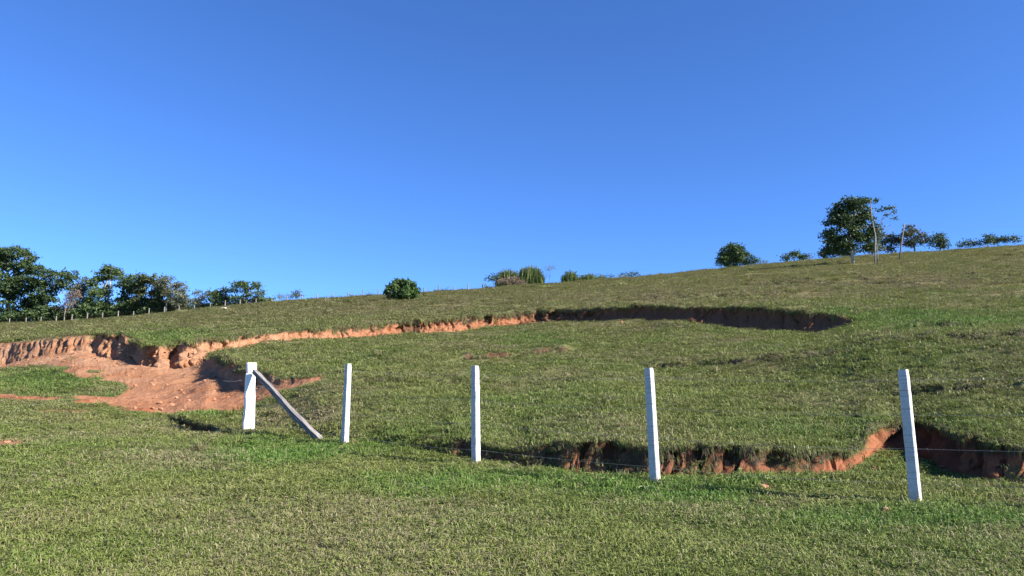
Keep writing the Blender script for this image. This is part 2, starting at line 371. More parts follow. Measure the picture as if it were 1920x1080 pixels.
def section(A, Bl, n, sec, cliff=False, log=False, last=False, prof=None):
    s = np.linspace(0, 1, n+1)[:None if last else -1]
    H = np.clip(Bl[1]-A[1], 0, 3); steep = gs(sstep((Bl[1]-A[1])/np.maximum(Bl[0]-A[0], .02), .5, 1.2), 6)*inner
    nx, ny = outward(Bl); arc = along(Bl)
    for q in s:
        if log: y = A[0]*(Bl[0]/A[0])**q; f = (y-A[0])/(Bl[0]-A[0])
        else: y = A[0]+(Bl[0]-A[0])*q; f = q
        z = A[1]+(Bl[1]-A[1])*f
        if prof:
            fa = A[1]-soft(*SOFT[prof], A[0]); fb = Bl[1]-soft(*SOFT[prof], Bl[0])
            z = soft(*SOFT[prof], y)+fa*max(0, 1-q*8)+fb*max(0, q*8-7)
        x = T*y
        if cliff:
            env = math.sin(math.pi*min(1, q*1.02))**.6 if 0 < q < 1 else 0
            hz = z*.35
            rill = 1-2*np.abs(perlin(arc*2.1+perlin(arc*.6, z*1.6)*1.1, hz*3, 5.0)); rill += .6*(1-2*np.abs(perlin(arc*4.7, hz*2.2, 9.0)))
            lump = fbm(arc*1.3, z*1.6, 3.0, o=4)
            sl = arc-.45*z
            pc = perlin(sl*1.5+perlin(arc*.8, z*1.8, 1.)*.8, z*.6, 15.0); pd = perlin(sl*3.9+perlin(arc*2, z*3, 4.)*.8, z*1.3, 25.0)
            crack = np.maximum(0, 1-np.abs(pc)*7)*.50*(.5+sstep(perlin(arc*.35, 44.), -.2, .3))+np.maximum(0, 1-np.abs(pd)*5)*.20
            off = H*(-crack+.07*rill+.10*lump+.10*perlin(arc*7, z*6, 6.))*env*steep*(1-.75*sstep(T, .09, .14)*(sec == 'upper'))
            if sec == 'lower': off = np.clip(off*1.1, -.22, .2)
            off = np.clip(off, -.6, .5)-(.17 if sec == 'lower' else .12)*H*steep*math.sin(math.pi*q**1.6)      # undercut below the turf
            off = off+.12*H*steep*math.sin(math.pi*min(1, q/.4))*(.5+perlin(arc*.9, 2.0))
            x = x+nx*off; y = y+ny*off
        rowsP.append(np.stack([x, y*np.ones(NT), z], 1)); rowsS.append(np.full(NT, q) if cliff else np.full(NT, -1.0))
        rowsK.append((sec, steep if cliff else np.zeros(NT)))
F8b = np.stack([np.full(NT, 85.0), soft('F8', 'F9', 85.0)])
F10 = np.stack([F9[0]+45, F9[1]+.5]); F11 = np.stack([np.full(NT, 480.0), F9[1]-14]); F12 = np.stack([np.full(NT, 6000.0), np.full(NT, -120.0)])
section(G0, G1, 14, 'lawn'); section(G1, lin['F2'], 46, 'lawn', log=True); section(lin['F2'], lin['F3'], 12, 'lawn', prof='lawn2')
section(lin['F3'], lin['F4'], 22, 'lower', cliff=True)
section(lin['F4'], lin['F5'], 66, 'terrace', prof='terrace')
section(lin['F5'], lin['F6'], 22, 'middle', cliff=True)
section(lin['F6'], lin['F7'], 54, 'shelf', prof='shelf')
section(lin['F7'], lin['F8'], 26, 'upper', cliff=True)
section(lin['F8'], F8b, 44, 'hill', log=True, prof='hill1'); section(F8b, F9, 36, 'hill', log=True); section(F9, F10, 6, 'hill'); section(F10, F11, 4, 'hill'); section(F11, F12, 3, 'hill', last=True)
P = np.array(rowsP); SF = np.array(rowsS); NR = len(P)
sec = [k[0] for k in rowsK]; STEEP = np.clip(np.array([k[1] for k in rowsK]), 0, 1)
# round off the slope breaks, leaving the steep banks as they are
pin = STEEP.copy()
pin[1:-1] = np.maximum(pin[1:-1], np.maximum(STEEP[2:], STEEP[:-2]))
Q = P.copy()
for it in range(40):
    m = Q[1:-1]+.5*((Q[2:]+Q[:-2])*.5-Q[1:-1])
    w = (1-pin[1:-1])[..., None]*.9
    Q[1:-1, :, 1:] = (Q[1:-1]*(1-w)+m*w)[..., 1:]
    Q[1:-1, :, 0] = np.where(pin[1:-1] > .02, Q[1:-1, :, 0], T[None]*Q[1:-1, :, 1])
P = Q
X, Y, Z = P[..., 0], P[..., 1], P[..., 2]
far = sstep(Y, 16, 60)
msk = inner[None]*(sstep(Y, 3, 6))*(1-sstep(Y, 150, 170))
dz = fbm(X*.8, Y*.8, 1.0, o=3)*.035+fbm(X*.22, Y*.3, 2.0, o=2)*.05*sstep(Y, 12, 24)
dz += far*(fbm(X*.10, Y*.36, 7.0, o=4)*.20+np.maximum(0, perlin(X*.45, Y*.9, 3.0))*.12)
dz += sstep(Y, 16, 24)*(1-far)*np.maximum(0, perlin(X*.7, Y*1.5, 13.0)-.15)*.22
BAND = fbm(X*.08+Y*.05, Y*.55-X*.06, 71., o=3)*sstep(Y, 13, 20)
dz += .09*BAND*(1-.4*far)
P[..., 2] = Z+dz*msk*(1-.6*(STEEP > .3))
U, V = project(X, np.maximum(Y, .5), P[..., 2])
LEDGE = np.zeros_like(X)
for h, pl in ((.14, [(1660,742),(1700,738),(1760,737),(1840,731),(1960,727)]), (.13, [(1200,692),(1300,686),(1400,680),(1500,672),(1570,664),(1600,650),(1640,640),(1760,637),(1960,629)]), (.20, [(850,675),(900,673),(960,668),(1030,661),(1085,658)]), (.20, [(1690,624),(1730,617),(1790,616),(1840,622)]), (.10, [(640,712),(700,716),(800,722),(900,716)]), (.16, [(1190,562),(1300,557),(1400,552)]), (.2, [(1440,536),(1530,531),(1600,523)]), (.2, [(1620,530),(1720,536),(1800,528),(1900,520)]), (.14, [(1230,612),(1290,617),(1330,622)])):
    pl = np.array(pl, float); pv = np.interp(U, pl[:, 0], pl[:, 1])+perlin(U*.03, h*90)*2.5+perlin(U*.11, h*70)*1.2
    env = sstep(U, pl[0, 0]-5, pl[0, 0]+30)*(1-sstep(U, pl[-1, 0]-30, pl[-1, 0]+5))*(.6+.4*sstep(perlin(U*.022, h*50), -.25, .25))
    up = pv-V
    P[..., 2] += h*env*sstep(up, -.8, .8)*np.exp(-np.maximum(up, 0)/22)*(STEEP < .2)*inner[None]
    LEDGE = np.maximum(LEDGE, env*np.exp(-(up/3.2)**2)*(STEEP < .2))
X, Y, Z = P[..., 0], P[..., 1], P[..., 2]
U, V = project(X, np.maximum(Y, .5), Z)

# where soil lies bare, where the grass is dry or lush (places on the land)
_en = fbm(X*.45, Y*.45, 41., o=4)
def ell(lst):
    m = np.zeros_like(X)
    for u, v, a, b, k in lst:
        d = np.sqrt(((U-u)/a)**2+((V-v)/b)**2)+_en*(.9 if a > 60 else .4)
        m = np.maximum(m, k*(1-sstep(d, .25, 1.35)))
    return m
def inpoly(pts):
    pts = np.array(pts, float); ins = np.zeros(X.shape, bool); j = len(pts)-1
    for i in range(len(pts)):
        (x1, y1), (x2, y2) = pts[i], pts[j]
        c = ((y1 > V) != (y2 > V)) & (U < (x2-x1)*(V-y1)/((y2-y1) if y2 != y1 else 1e-9)+x1); ins ^= c; j = i
    return ins.astype(float)
def blur(m, n=2):
    for _ in range(n):
        m = (np.pad(m, ((1, 1), (0, 0)), mode='edge')[2:]+np.pad(m, ((1, 1), (0, 0)), mode='edge')[:-2]+2*m)/4
        m = (np.pad(m, ((0, 0), (2, 2)), mode='edge')[:, 4:]+np.pad(m, ((0, 0), (2, 2)), mode='edge')[:, :-4]+2*m)/4
    return m
dirt = inpoly([(-900,652),(-200,648),(0,643),(160,636),(250,645),(300,660),(385,650),(398,668),(420,690),(450,705),(480,705),(530,712),(575,708),(604,706),(600,713),(545,728),(510,742),(478,756),(450,769),(400,771),(330,776),(295,778),(270,771),(230,765),(170,752),(120,745),(150,741),(215,745),(240,731),(236,718),(190,714),(140,705),(112,697),(135,688),(85,683),(40,688),(0,693),(-900,700)])
dirt *= np.array([0.0 if s_ in ('hill',) else 1.0 for s_ in sec])[:, None]
inshelf = np.array([s_ == 'shelf' for s_ in sec])[:, None]
dirt = np.where(inshelf & (U > 392), 0, dirt)
bare = blur(dirt, 2)
bare = np.maximum(bare, ell([(70,747,90,5,.75),(175,753,60,5,.7),(45,729,16,4,.7),(-60,745,90,8,.8),(240,768,40,5,.6)]))
bare = np.maximum(bare, ell([(15,830,60,14,.60),(60,846,50,9,.58),(175,791,55,6,.60),(110,812,50,6,.52),(120,772,110,8,.54),(30,760,60,5,.55),(505,1072,40,8,.42),(1433,914,11,5,.7),(1610,935,14,4,.6),(1800,935,16,5,.6),(1690,955,16,5,.45),(252,604,22,3,.5)]))
bare *= 1-ell([(175,697,18,4,1),(183,709,12,2,1),(140,672,8,2,1),(60,710,70,16,.9),(150,728,60,12,.95)])*(V > 665)
steepbare = STEEP*np.where(SF >= 0, 1, 0)
isl = np.array([s_ == 'lower' for s_ in sec])[:, None]
lowb = sstep(U, 640, 760)*(.55+.5*sstep(fbm(X*1.1, Y*1.1, Z*1.5, o=2), -.2, .3))
lowb = np.maximum(lowb, ell([(1560,868,60,30,1),(1625,840,40,50,1),(1720,840,90,60,1),(1850,870,80,60,1)]))
lowb = np.where(U < 420, .6, lowb)
bare = np.maximum(bare, steepbare*np.where(isl, lowb, 1.0))
bare = np.maximum(bare, np.where((U > 845) & (U < 1095) & (V > 640), .62, .47)*LEDGE)
bare = np.maximum(bare, .46*sstep(fbm(X*.35, Y*.5, 61., o=4), .62, .95)*(Y > 12))
grow = np.clip(bare, 0, 1)
P[..., 2] += sstep(bare, .5, .9)*(STEEP < .3)*(V > 640)*(np.maximum(fbm(X*2.2, Y*1.6, 51., o=4), -.3)*.05+.03*np.maximum(0, perlin(X*5, Y*4, 3.)))
X, Y, Z = P[..., 0], P[..., 1], P[..., 2]
humus_shade = np.where(SF >= 0, sstep(SF, .72, 1.0)*STEEP, 0)*(.5+.5*sstep(perlin(X*.9, Y*.9, 2.2), -.3, .4))
humus_shade = np.maximum(humus_shade, np.where(isl, STEEP*.5*(1-ell([(1560,868,45,26,1),(1625,830,40,60,1),(1890,880,50,40,1)])), 0))
humus_shade = np.maximum(humus_shade, ell([(775,615,28,20,.8),(1060,592,60,16,.6),(252,604,26,4,.7)])*np.where(np.abs(U-252) < 40, 1, STEEP))
humus_shade = np.maximum(humus_shade, np.minimum(1, 1.8*LEDGE))
humus_shade = np.maximum(humus_shade, .55*STEEP*sstep(U, 960, 1010)*np.array([s_ == 'upper' for s_ in sec])[:, None])  # shade painted into the soil colour along the right of the upper bank
red = np.where(isl, .85, 0)*np.ones_like(X)
red = np.maximum(red, .55*sstep(U, 480, 700)*(SF >= 0)); red = np.maximum(red, sstep(V, 690, 760)*.4)
dry = .17+.42*fbm(X*.30, Y*.30, 4.0, o=3)+.34*far
dry += ell([(1250,560,160,16,.35),(1490,545,120,18,.45),(1720,530,130,16,.40),(250,850,240,40,.25),(1000,1000,500,70,.10),(700,575,200,18,.2),(620,780,60,20,.4),(510,770,70,25,.35),(1500,760,200,40,.12),(900,560,150,15,.15)])
dry -= ell([(560,850,160,26,.35),(900,905,260,22,.35),(1300,915,260,26,.40),(1650,965,260,30,.40),(1600,600,320,22,.35),(300,630,90,16,.35),(100,715,120,25,.4),(600,650,100,16,.2),(1000,640,80,16,.25)])
dry = np.clip(dry+.24*BAND, .03, .9)
lush = np.clip(.15+.35*fbm(X*.25, Y*.25, 14.0, o=3), 0, 1)+ell([(560,850,170,26,.75),(900,900,240,22,.7),(1250,915,260,24,.8),(1650,970,260,30,.7),(1640,598,330,20,.65),(300,630,90,16,.6),(100,715,130,25,.55),(1000,640,80,16,.5),(380,770,60,14,.7),(960,800,260,40,.2),(1500,800,220,30,.3)])
lush = np.clip(lush, 0, 1)

# split into the pieces of the land
idx = np.arange(NR*NT).reshape(NR, NT)
def land(name, names, label, cat):
    r = [i for i in range(NR) if sec[i] in names]; r0, r1 = r[0], min(r[-1]+1, NR-1)
    vid = idx[r0:r1+1].ravel(); base = idx[r0, 0]
    q = idx[r0:r1+1]-base
    F = np.stack([q[:-1, :-1], q[:-1, 1:], q[1:, 1:], q[1:, :-1]], -1).reshape(-1, 4)
    me = fast_mesh(name, P.reshape(-1, 3)[vid], F, M_ground, True)
    for nm, a in (('bare', bare), ('humus_shade', humus_shade), ('red', red), ('dry', dry), ('lush', lush)): attr(me, nm, a.reshape(-1)[vid])
    o = link_obj(name, me); tag(o, label, cat, kind='structure'); return o
land('lawn', ('lawn',), 'short mown grass ground in front of the white fence posts', 'ground')
land('roadside_bank', ('lower',), 'low crumbling red earth bank just behind the white posts', 'bank')
land('terrace', ('terrace',), 'grassy terrace and bare soil floor above the low bank', 'ground')
land('gully_bank', ('middle',), 'short broken soil edge of the grassy shelf behind the corner post', 'bank')
land('shelf', ('shelf',), 'grassy shelf below the long eroded soil face', 'ground')
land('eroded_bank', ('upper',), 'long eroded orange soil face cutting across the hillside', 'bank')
land('hill', ('hill',), 'pasture hill rising to the skyline', 'hill')
# level ground behind and beside the photographer
bx = 1.5*80
me = fast_mesh('ground', np.array([(-3000,-3000,EYE-1.8),(3000,-3000,EYE-1.8),(3000,-20,EYE-1.62),(bx,1.5,EYE-1.62),(-bx,1.5,EYE-1.62),(-3000,-20,EYE-1.62)], float), np.array([[0, 1, 2, 3], [0, 3, 4, 5]]), M_ground)
o = link_obj('ground', me); tag(o, 'level grass ground behind the photographer', 'ground', kind='structure')

# height of the land, for standing things on it
def on_hill(u, v, lo='hill'):
    t, zr = ray(u, v); j = int(np.argmin(np.abs(T-t)))
    r = [i for i in range(NR) if sec[i] == lo and P[i, j, 1] < 190]
    zz = (P[r, j, 2]-EYE)/P[r, j, 1]
    k = int(np.argmax(zz >= zr)) if (zz >= zr).any() else int(np.argmax(zz))
    p = P[r[k], j]; return Vector((t*p[1], p[1], p[2]))
def ground_z(x, y):
    j = int(np.argmin(np.abs(T-x/y))); col = P[:, j]; return float(np.interp(y, col[:, 1], col[:, 2]))

# ------------------------------------------------------------------ grass
def blade_mesh(name, n, rad, h, w, lean, seed, mode='tuft'):
    g = np.random.default_rng(seed); Vs = []; Fs = []; bv = []; hg = []
    for i in range(n):
        a = g.uniform(0, 2*math.pi); r = rad*math.sqrt(g.uniform(0, 1)); o = np.array([r*math.cos(a), r*math.sin(a), -.012])
        if mode == 'fringe':
            o = np.array([g.uniform(-.07, .02), g.uniform(-rad, rad), g.uniform(-.015, .015)]); th = g.normal(0, .55)
            L = h*g.uniform(.5, 1.35); d = np.array([math.cos(th), math.sin(th), 0]); k = g.uniform(.15, .9)
            p1 = o+d*L*.33*k+np.array([0, 0, L*g.uniform(-.05, .28)]); p2 = p1+d*L*.28*k+np.array([0, 0, -L*g.uniform(.15, .55)]); p3 = p2+d*L*.08+np.array([0, 0, -L*g.uniform(.2, .5)])
        else:
            th = g.uniform(0, 2*math.pi); L = h*g.uniform(.5, 1.3); ln = lean*g.uniform(.2, 1.3); d = np.array([math.cos(th), math.sin(th), 0])
            p1 = o+d*L*.30*ln+np.array([0, 0, L*.48]); p2 = p1+d*L*.38*ln+np.array([0, 0, L*(.42-.30*ln)]); p3 = p2+d*L*.32*ln+np.array([0, 0, L*(.20-.42*ln)])
        sd = np.array([-d[1], d[0], 0]); tw = g.uniform(-1.1, 1.1); sd = sd*math.cos(tw)+np.array([0, 0, 1])*math.sin(tw)*.6
        ww = w*g.uniform(.6, 1.3)
        k = len(Vs); Vs += [o-sd*ww*.5, o+sd*ww*.5, p1+sd*ww*.5, p1-sd*ww*.5, p2+sd*ww*.36, p2-sd*ww*.36, p3]
        Fs += [(k, k+1, k+2, k+3), (k+3, k+2, k+4, k+5), (k+5, k+4, k+6)]
        b = g.uniform(0, 1); bv += [b]*7; hg += [0, 0, .6, .6, 1, 1, 1]
    me = bpy.data.meshes.new(name); me.from_pydata([tuple(p) for p in Vs], [], Fs); me.materials.append(M_hang if mode == 'fringe' else M_blade)
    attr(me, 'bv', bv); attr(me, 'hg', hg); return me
def templates(name, specs):
    col = bpy.data.collections.new(name)
    for i, sp_ in enumerate(specs):
        o = bpy.data.objects.new('%s_%02d' % (name, i), blade_mesh('%s_blades' % name, *sp_)); col.objects.link(o)
    return col
T_lawn = templates('lawn_tuft', [(46, .13, .070, .0090, 1.35, 10+i) for i in range(7)])
T_past = templates('pasture_tuft', [(36, .13, .070, .0095, 1.15, 30+i) for i in range(7)])
T_tuss = templates('tussock', [(70, .10, .30, .012, .75, 50+i) for i in range(5)])
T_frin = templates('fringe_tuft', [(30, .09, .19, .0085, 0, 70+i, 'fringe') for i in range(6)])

def scatter(name, pts, rz, sc, ti, dr, lu, col, label, cat, tilt=.0):
    me = bpy.data.meshes.new(name); n = len(pts)
    me.vertices.add(n); me.vertices.foreach_set('co', np.ascontiguousarray(pts, dtype=np.float32).ravel())
    rot = np.stack([rng.normal(0, .12, n)+0*rz, rng.normal(0, .12, n), rz], 1)
    attr(me, 'rot', rot, typ='FLOAT_VECTOR'); attr(me, 'scl', sc, typ='FLOAT_VECTOR')
    attr(me, 'pick', rng.integers(0, 1000, n), typ='INT'); attr(me, 'tint', ti); attr(me, 'dry', dr); attr(me, 'lush', lu)
    o = link_obj(name, me)
    ng = bpy.data.node_groups.new(name+'_scatter', 'GeometryNodeTree')
    ng.interface.new_socket('Geometry', in_out='INPUT', socket_type='NodeSocketGeometry'); ng.interface.new_socket('Geometry', in_out='OUTPUT', socket_type='NodeSocketGeometry')
    gi = ng.nodes.new('NodeGroupInput'); go = ng.nodes.new('NodeGroupOutput'); ip = ng.nodes.new('GeometryNodeInstanceOnPoints')
    ci = ng.nodes.new('GeometryNodeCollectionInfo'); ci.inputs['Collection'].default_value = col; ci.inputs['Separate Children'].default_value = True; ci.inputs['Reset Children'].default_value = True
    def na(nm, typ):
        q = ng.nodes.new('GeometryNodeInputNamedAttribute'); q.data_type = typ; q.inputs['Name'].default_value = nm
        return [s_ for s_ in q.outputs if s_.enabled and s_.name == 'Attribute'][0]
    er = ng.nodes.new('FunctionNodeEulerToRotation'); L = ng.links.new
    L(gi.outputs[0], ip.inputs['Points']); L(ci.outputs[0], ip.inputs['Instance']); ip.inputs['Pick Instance'].default_value = True
    L(na('pick', 'INT'), ip.inputs['Instance Index']); L(na('rot', 'FLOAT_VECTOR'), er.inputs[0]); L(er.outputs[0], ip.inputs['Rotation']); L(na('scl', 'FLOAT_VECTOR'), ip.inputs['Scale'])
    L(ip.outputs[0], go.inputs[0])
    md = o.modifiers.new('scatter', 'NODES'); md.node_group = ng
    return tag(o, label, cat, kind='stuff')

A00, A10, A01, A11 = P[:-1, :-1], P[:-1, 1:], P[1:, :-1], P[1:, 1:]
area = .5*np.linalg.norm(np.cross(A11-A00, A01-A10), axis=-1)
cen = (A00+A10+A01+A11)/4
def cell(a): return (a[:-1, :-1]+a[:-1, 1:]+a[1:, :-1]+a[1:, 1:])/4
cb, cd_, cl, cst = cell(bare), cell(dry), cell(lush), cell(STEEP)
cy = cen[..., 1]; ct = np.abs(cen[..., 0]/np.maximum(cy, .1))
valid = ((ct < .80) & (cy > 4.0) & (cy < 158)) | ((ct < 1.35) & (cy > 3.0) & (cy < 14))
n_edge = fbm(cen[..., 0]*1.7, cen[..., 1]*1.7, 5.0, o=3)
gmask = (1-sstep(cb+.28*n_edge, .30, .58))
dens = 135*(7/np.maximum(cy, 5))**1.55*gmask*valid*(.75+.5*sstep(n_edge, -.4, .4))
cnt = rng.poisson(dens*area)
ii, jj = np.nonzero(cnt); rep = cnt[ii, jj]; ii = np.repeat(ii, rep); jj = np.repeat(jj, rep)
a_, b_ = rng.random(len(ii))[:, None], rng.random(len(ii))[:, None]
pts = (A00[ii, jj]*(1-a_)+A10[ii, jj]*a_)*(1-b_)+(A01[ii, jj]*(1-a_)+A11[ii, jj]*a_)*b_
py = pts[:, 1]
hs_ = (np.maximum(py, 6)/7)**.62; hv = (np.maximum(py, 6)/7)**.27
gdry = np.clip(cd_[ii, jj]+rng.normal(0, .08, len(ii)), .02, .95); glu = np.clip(cl[ii, jj]+rng.normal(0, .1, len(ii)), 0, 1)
hv = hv*(.75+.5*glu)*(.8+.5*rng.random(len(ii)))*(1+.35*np.clip(fbm(pts[:, 0]*.8, pts[:, 1]*.8, 31., o=2), -.5, 1))
hv = hv*(1-.45*np.clip(cell(BAND)[ii, jj], -.8, .8))*(1+1.0*cell(ell([(1480,905,180,14,1),(1760,925,180,22,1),(1200,905,160,10,.7),(560,800,80,12,.7)]))[ii, jj])
scl = np.stack([hs_, hs_, hv], 1); gt = np.clip(.42+.45*sstep(py, 18, 70)+.6*fbm(pts[:, 0]*.5, pts[:, 1]*.5, 21., o=2)+rng.normal(0, .18, len(ii)), 0, 1)
secid = np.array([0 if s_ == 'lawn' else 1 for s_ in sec])[ii]
for nm, m_, tm, lb, ct_ in (('lawn_grass', secid == 0, T_lawn, 'short olive green lawn grass covering the foreground', 'grass'), ('pasture_grass', secid == 1, T_past, 'short green and straw coloured pasture grass covering the terrace and hill', 'grass')):
    scatter(nm, pts[m_], rng.uniform(0, 6.28, m_.sum()), scl[m_], gt[m_], gdry[m_], glu[m_], tm, lb, ct_)
N_GRASS = len(pts)

# tussocks of taller dry grass on the hill and terrace, thick grass at the foot of the bank
tz = fbm(cen[..., 0]*.16, cen[..., 1]*.30, 8.0, o=3); tn = perlin(cen[..., 0]*.8, cen[..., 1]*1.2, 17.)
cu, cv = cell(U), cell(V)
boost = np.zeros_like(cy)
for u, v, a, b, k in [(1250,557,170,14,1.2),(1490,540,130,20,2.2),(1720,535,150,20,2.0),(1600,520,80,10,2.5),(1850,520,100,20,1.5),(1500,660,120,20,.6),(1800,670,160,30,.8),(960,570,130,10,1.2),(650,575,160,12,.6),(450,600,60,10,1.2),(980,668,120,8,2.2),(860,735,25,5,2),(1560,760,160,30,.5)]:
    boost = np.maximum(boost, k*np.exp(-((cu-u)/a)**2-((cv-v)/b)**2))
dt = (sstep(tz, .15, .55)*.35+boost*.55)*sstep(tn, -.05, .45)*(cy > 13)*valid*gmask*(1-cst)*np.minimum(1, 40/np.maximum(cy, 10))
dt = dt+.05*sstep(perlin(cen[..., 0]*.5, cen[..., 1]*.9, 27.), .1, .5)*valid*gmask*(cy > 40)*(1-cst)
cnt = rng.poisson(dt*area*1.3); ii, jj = np.nonzero(cnt); rep = cnt[ii, jj]; ii = np.repeat(ii, rep); jj = np.repeat(jj, rep)
a_, b_ = rng.random(len(ii))[:, None], rng.random(len(ii))[:, None]
pts = (A00[ii, jj]*(1-a_)+A10[ii, jj]*a_)*(1-b_)+(A01[ii, jj]*(1-a_)+A11[ii, jj]*a_)*b_
s1 = .55+.6*rng.random(len(ii))+np.clip(pts[:, 1]-30, 0, 80)*.012; n_ = len(ii)
s2 = s1*(1.2+pts[:, 1]/55)
scatter('tussock_grass', pts, rng.uniform(0, 6.28, n_), np.stack([s2, s2, s1*.8], 1), rng.random(n_), np.clip(rng.normal(.55, .2, n_), .1, .95), rng.random(n_)*.4, T_tuss, 'taller dry grass tussocks dotted over the pasture hill', 'grass')

# ragged grass and roots hanging over the bank edges
FP = []; FR = []; FS = []; FD = []; FL = []
def fringe(L, keys, key, seed, spacing, size, gate=None, face=None):
    nx, ny = outward(L, 3); arc = along(L); r_ = np.random.default_rng(seed)
    row = keys
    tot = arc[inner][-1]-arc[inner][0]; n = int(tot/spacing)
    a = arc[inner][0]+r_.random(n)*tot; j = np.searchsorted(arc, a).clip(1, NT-2)
    u_ = U[row, j]
    keep = inner[j] & (STEEP[row-1, j] > .35)
    if gate is not None: keep &= gate(u_)
    j = j[keep]; n = len(j)
    rr = np.full(n, row) if face is None else (row-(face*r_.random(n)**1.3).astype(int)-1)
    p = P[rr, j]+np.stack([nx[j]*.02, ny[j]*.02, np.full(n, .01)], 1)
    FP.append(p); FR.append(np.arctan2(ny[j], nx[j])+r_.normal(0, .5, n)); q = size*(.6+.8*r_.random(n)); FS.append(np.stack([q, q*1.2, q], 1))
    FD.append(np.clip(r_.normal(.42 if face is None else .75, .2, n), .05, .98)); FL.append(r_.random(n)*.5)
row_of = {}
for i, s_ in enumerate(sec):
    row_of.setdefault(s_, [i, i]); row_of[s_][1] = i
rF4, rF6, rF8 = row_of['lower'][1]+1, row_of['middle'][1]+1, row_of['upper'][1]+1
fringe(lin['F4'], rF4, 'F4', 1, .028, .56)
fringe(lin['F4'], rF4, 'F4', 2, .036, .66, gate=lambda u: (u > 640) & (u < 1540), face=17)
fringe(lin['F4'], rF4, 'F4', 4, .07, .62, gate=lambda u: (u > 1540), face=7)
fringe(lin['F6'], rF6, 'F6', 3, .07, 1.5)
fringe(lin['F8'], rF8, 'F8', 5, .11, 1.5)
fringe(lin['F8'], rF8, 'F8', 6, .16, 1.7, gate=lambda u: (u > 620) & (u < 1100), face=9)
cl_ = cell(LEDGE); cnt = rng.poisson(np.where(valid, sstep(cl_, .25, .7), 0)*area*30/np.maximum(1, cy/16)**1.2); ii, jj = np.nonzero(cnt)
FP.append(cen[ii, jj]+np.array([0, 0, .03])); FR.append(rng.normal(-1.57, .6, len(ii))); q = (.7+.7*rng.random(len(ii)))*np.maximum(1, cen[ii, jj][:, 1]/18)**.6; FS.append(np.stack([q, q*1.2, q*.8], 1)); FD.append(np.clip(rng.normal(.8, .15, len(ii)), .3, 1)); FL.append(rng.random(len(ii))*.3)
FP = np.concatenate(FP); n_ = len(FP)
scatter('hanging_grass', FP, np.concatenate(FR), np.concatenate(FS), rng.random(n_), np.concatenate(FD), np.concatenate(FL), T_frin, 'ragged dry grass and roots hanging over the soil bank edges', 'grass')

# crumbled soil on the bare ground and at the foot of the banks
dc = (sstep(cb, .5, .8)*(.6+.8*sstep(perlin(cen[..., 0]*.5, cen[..., 1]*.5, 3.3), -.1, .4))+1.5*np.roll(cst, -6, axis=0)*(1-cst))*valid*(cy < 45)*(1-cst*.8)
cnt = rng.poisson(dc*area*7.0); ii, jj = np.nonzero(cnt); ico = []
import bmesh
bm = bmesh.new(); bmesh.ops.create_icosphere(bm, subdivisions=1, radius=1); iv = np.array([v.co[:] for v in bm.verts]); bm.verts.index_update(); ifc = np.array([[v.index for v in f.verts] for f in bm.faces]); bm.free()
VV = []; FF = []
for k, (i, j) in enumerate(zip(ii, jj)):
    s_ = (.016+.075*rng.random()**5)*(.6 if cen[i, j, 1] < 15 else 1)
    q = iv*s_*rng.uniform(.55, 1.25, (len(iv), 1))*np.array([rng.uniform(.8, 1.5), rng.uniform(.8, 1.5), rng.uniform(.5, .9)])
    c_, d_ = math.cos(k), math.sin(k); q = np.stack([q[:, 0]*c_-q[:, 1]*d_, q[:, 0]*d_+q[:, 1]*c_, q[:, 2]], 1)
    VV.append(q+cen[i, j]+np.array([0, 0, s_*.25])); FF.append(ifc+k*len(iv))
o = link_obj('soil_crumbs', fast_mesh('soil_crumbs', np.concatenate(VV), np.concatenate(FF), M_clod, False)); tag(o, 'loose crumbs of orange soil lying on the bare ground', 'soil', kind='stuff')
print('GRASS', N_GRASS, 'FRINGE', n_, 'CLODS', len(ii))

# ------------------------------------------------------------------ white post fence in the foreground
def px(u, v, y):
    t, zr = ray(u, v); return Vector((float(t)*y, y, float(zr)*y+EYE))
POSTS = [((653,682),(646,832),14.9),((891,686),(892.5,866),12.5),((1216.5,690),(1229,904),10.5),((1693.4,693),(1718,939),9.07)]
fence_dir = Vector((.79, -.61, 0)).normalized(); fang = math.atan2(fence_dir.y, fence_dir.x)
feet = []; tops = []
for (tu_, tv), (bu, bv_), y in POSTS:
    b_ = px(bu, bv_+9, y); feet.append(b_); tops.append(px(tu_, tv, y))
p6 = Vector((7.75, 7.75, 0)); p6.z = ground_z(p6.x, p6.y); feet.append(p6); tops.append(p6+Vector((-.04, 0, 1.62)))
cfoot = px(465.5, 807, 17.8); ctop = px(470.8, 680.5, 17.8)
FENCE = empty('post_and_wire_fence', feet[1]); F0v = feet[1].copy()
tag(FENCE, 'white post and barbed wire fence with braced corner post along the lawn edge', 'fence')
def post_mesh(seed, h):
    r = random.Random(seed); m = MB(); rings = []
    for k in range(25):
        q = k/24; z = -.25+(h+.25)*q; a = .060-.008*q; c = .010
        if k == 24: a -= .006
        sh = [(a-c, -a), (a, -a+c), (a, a-c), (a-c, a), (-a+c, a), (-a, a-c), (-a, -a+c), (-a+c, -a)]
        rings.append([(x+r.uniform(-.0022, .0022), y_+r.uniform(-.0022, .0022), z) for x, y_ in sh])
    m.rings(rings); return m
for i, (b_, t_) in enumerate(zip(feet, tops)):
    h = (t_-b_).length
    o = post_mesh(i, h).build('post', M_conc, FENCE)
    o.location = b_-F0v
    d = (t_-b_).normalized(); qz = Vector((0, 0, 1)).rotation_difference(d)
    from mathutils import Quaternion
    o.rotation_mode = 'QUATERNION'; o.rotation_quaternion = qz @ Quaternion((0, 0, 1), fang+random.uniform(-.05, .05))
    o['label'] = ['white concrete post nearest the corner brace', 'upright white concrete post in the middle of the fence', 'white concrete post leaning left, right of the middle', 'large white concrete post before the dark hollow', 'white concrete post beyond the right edge'][i]
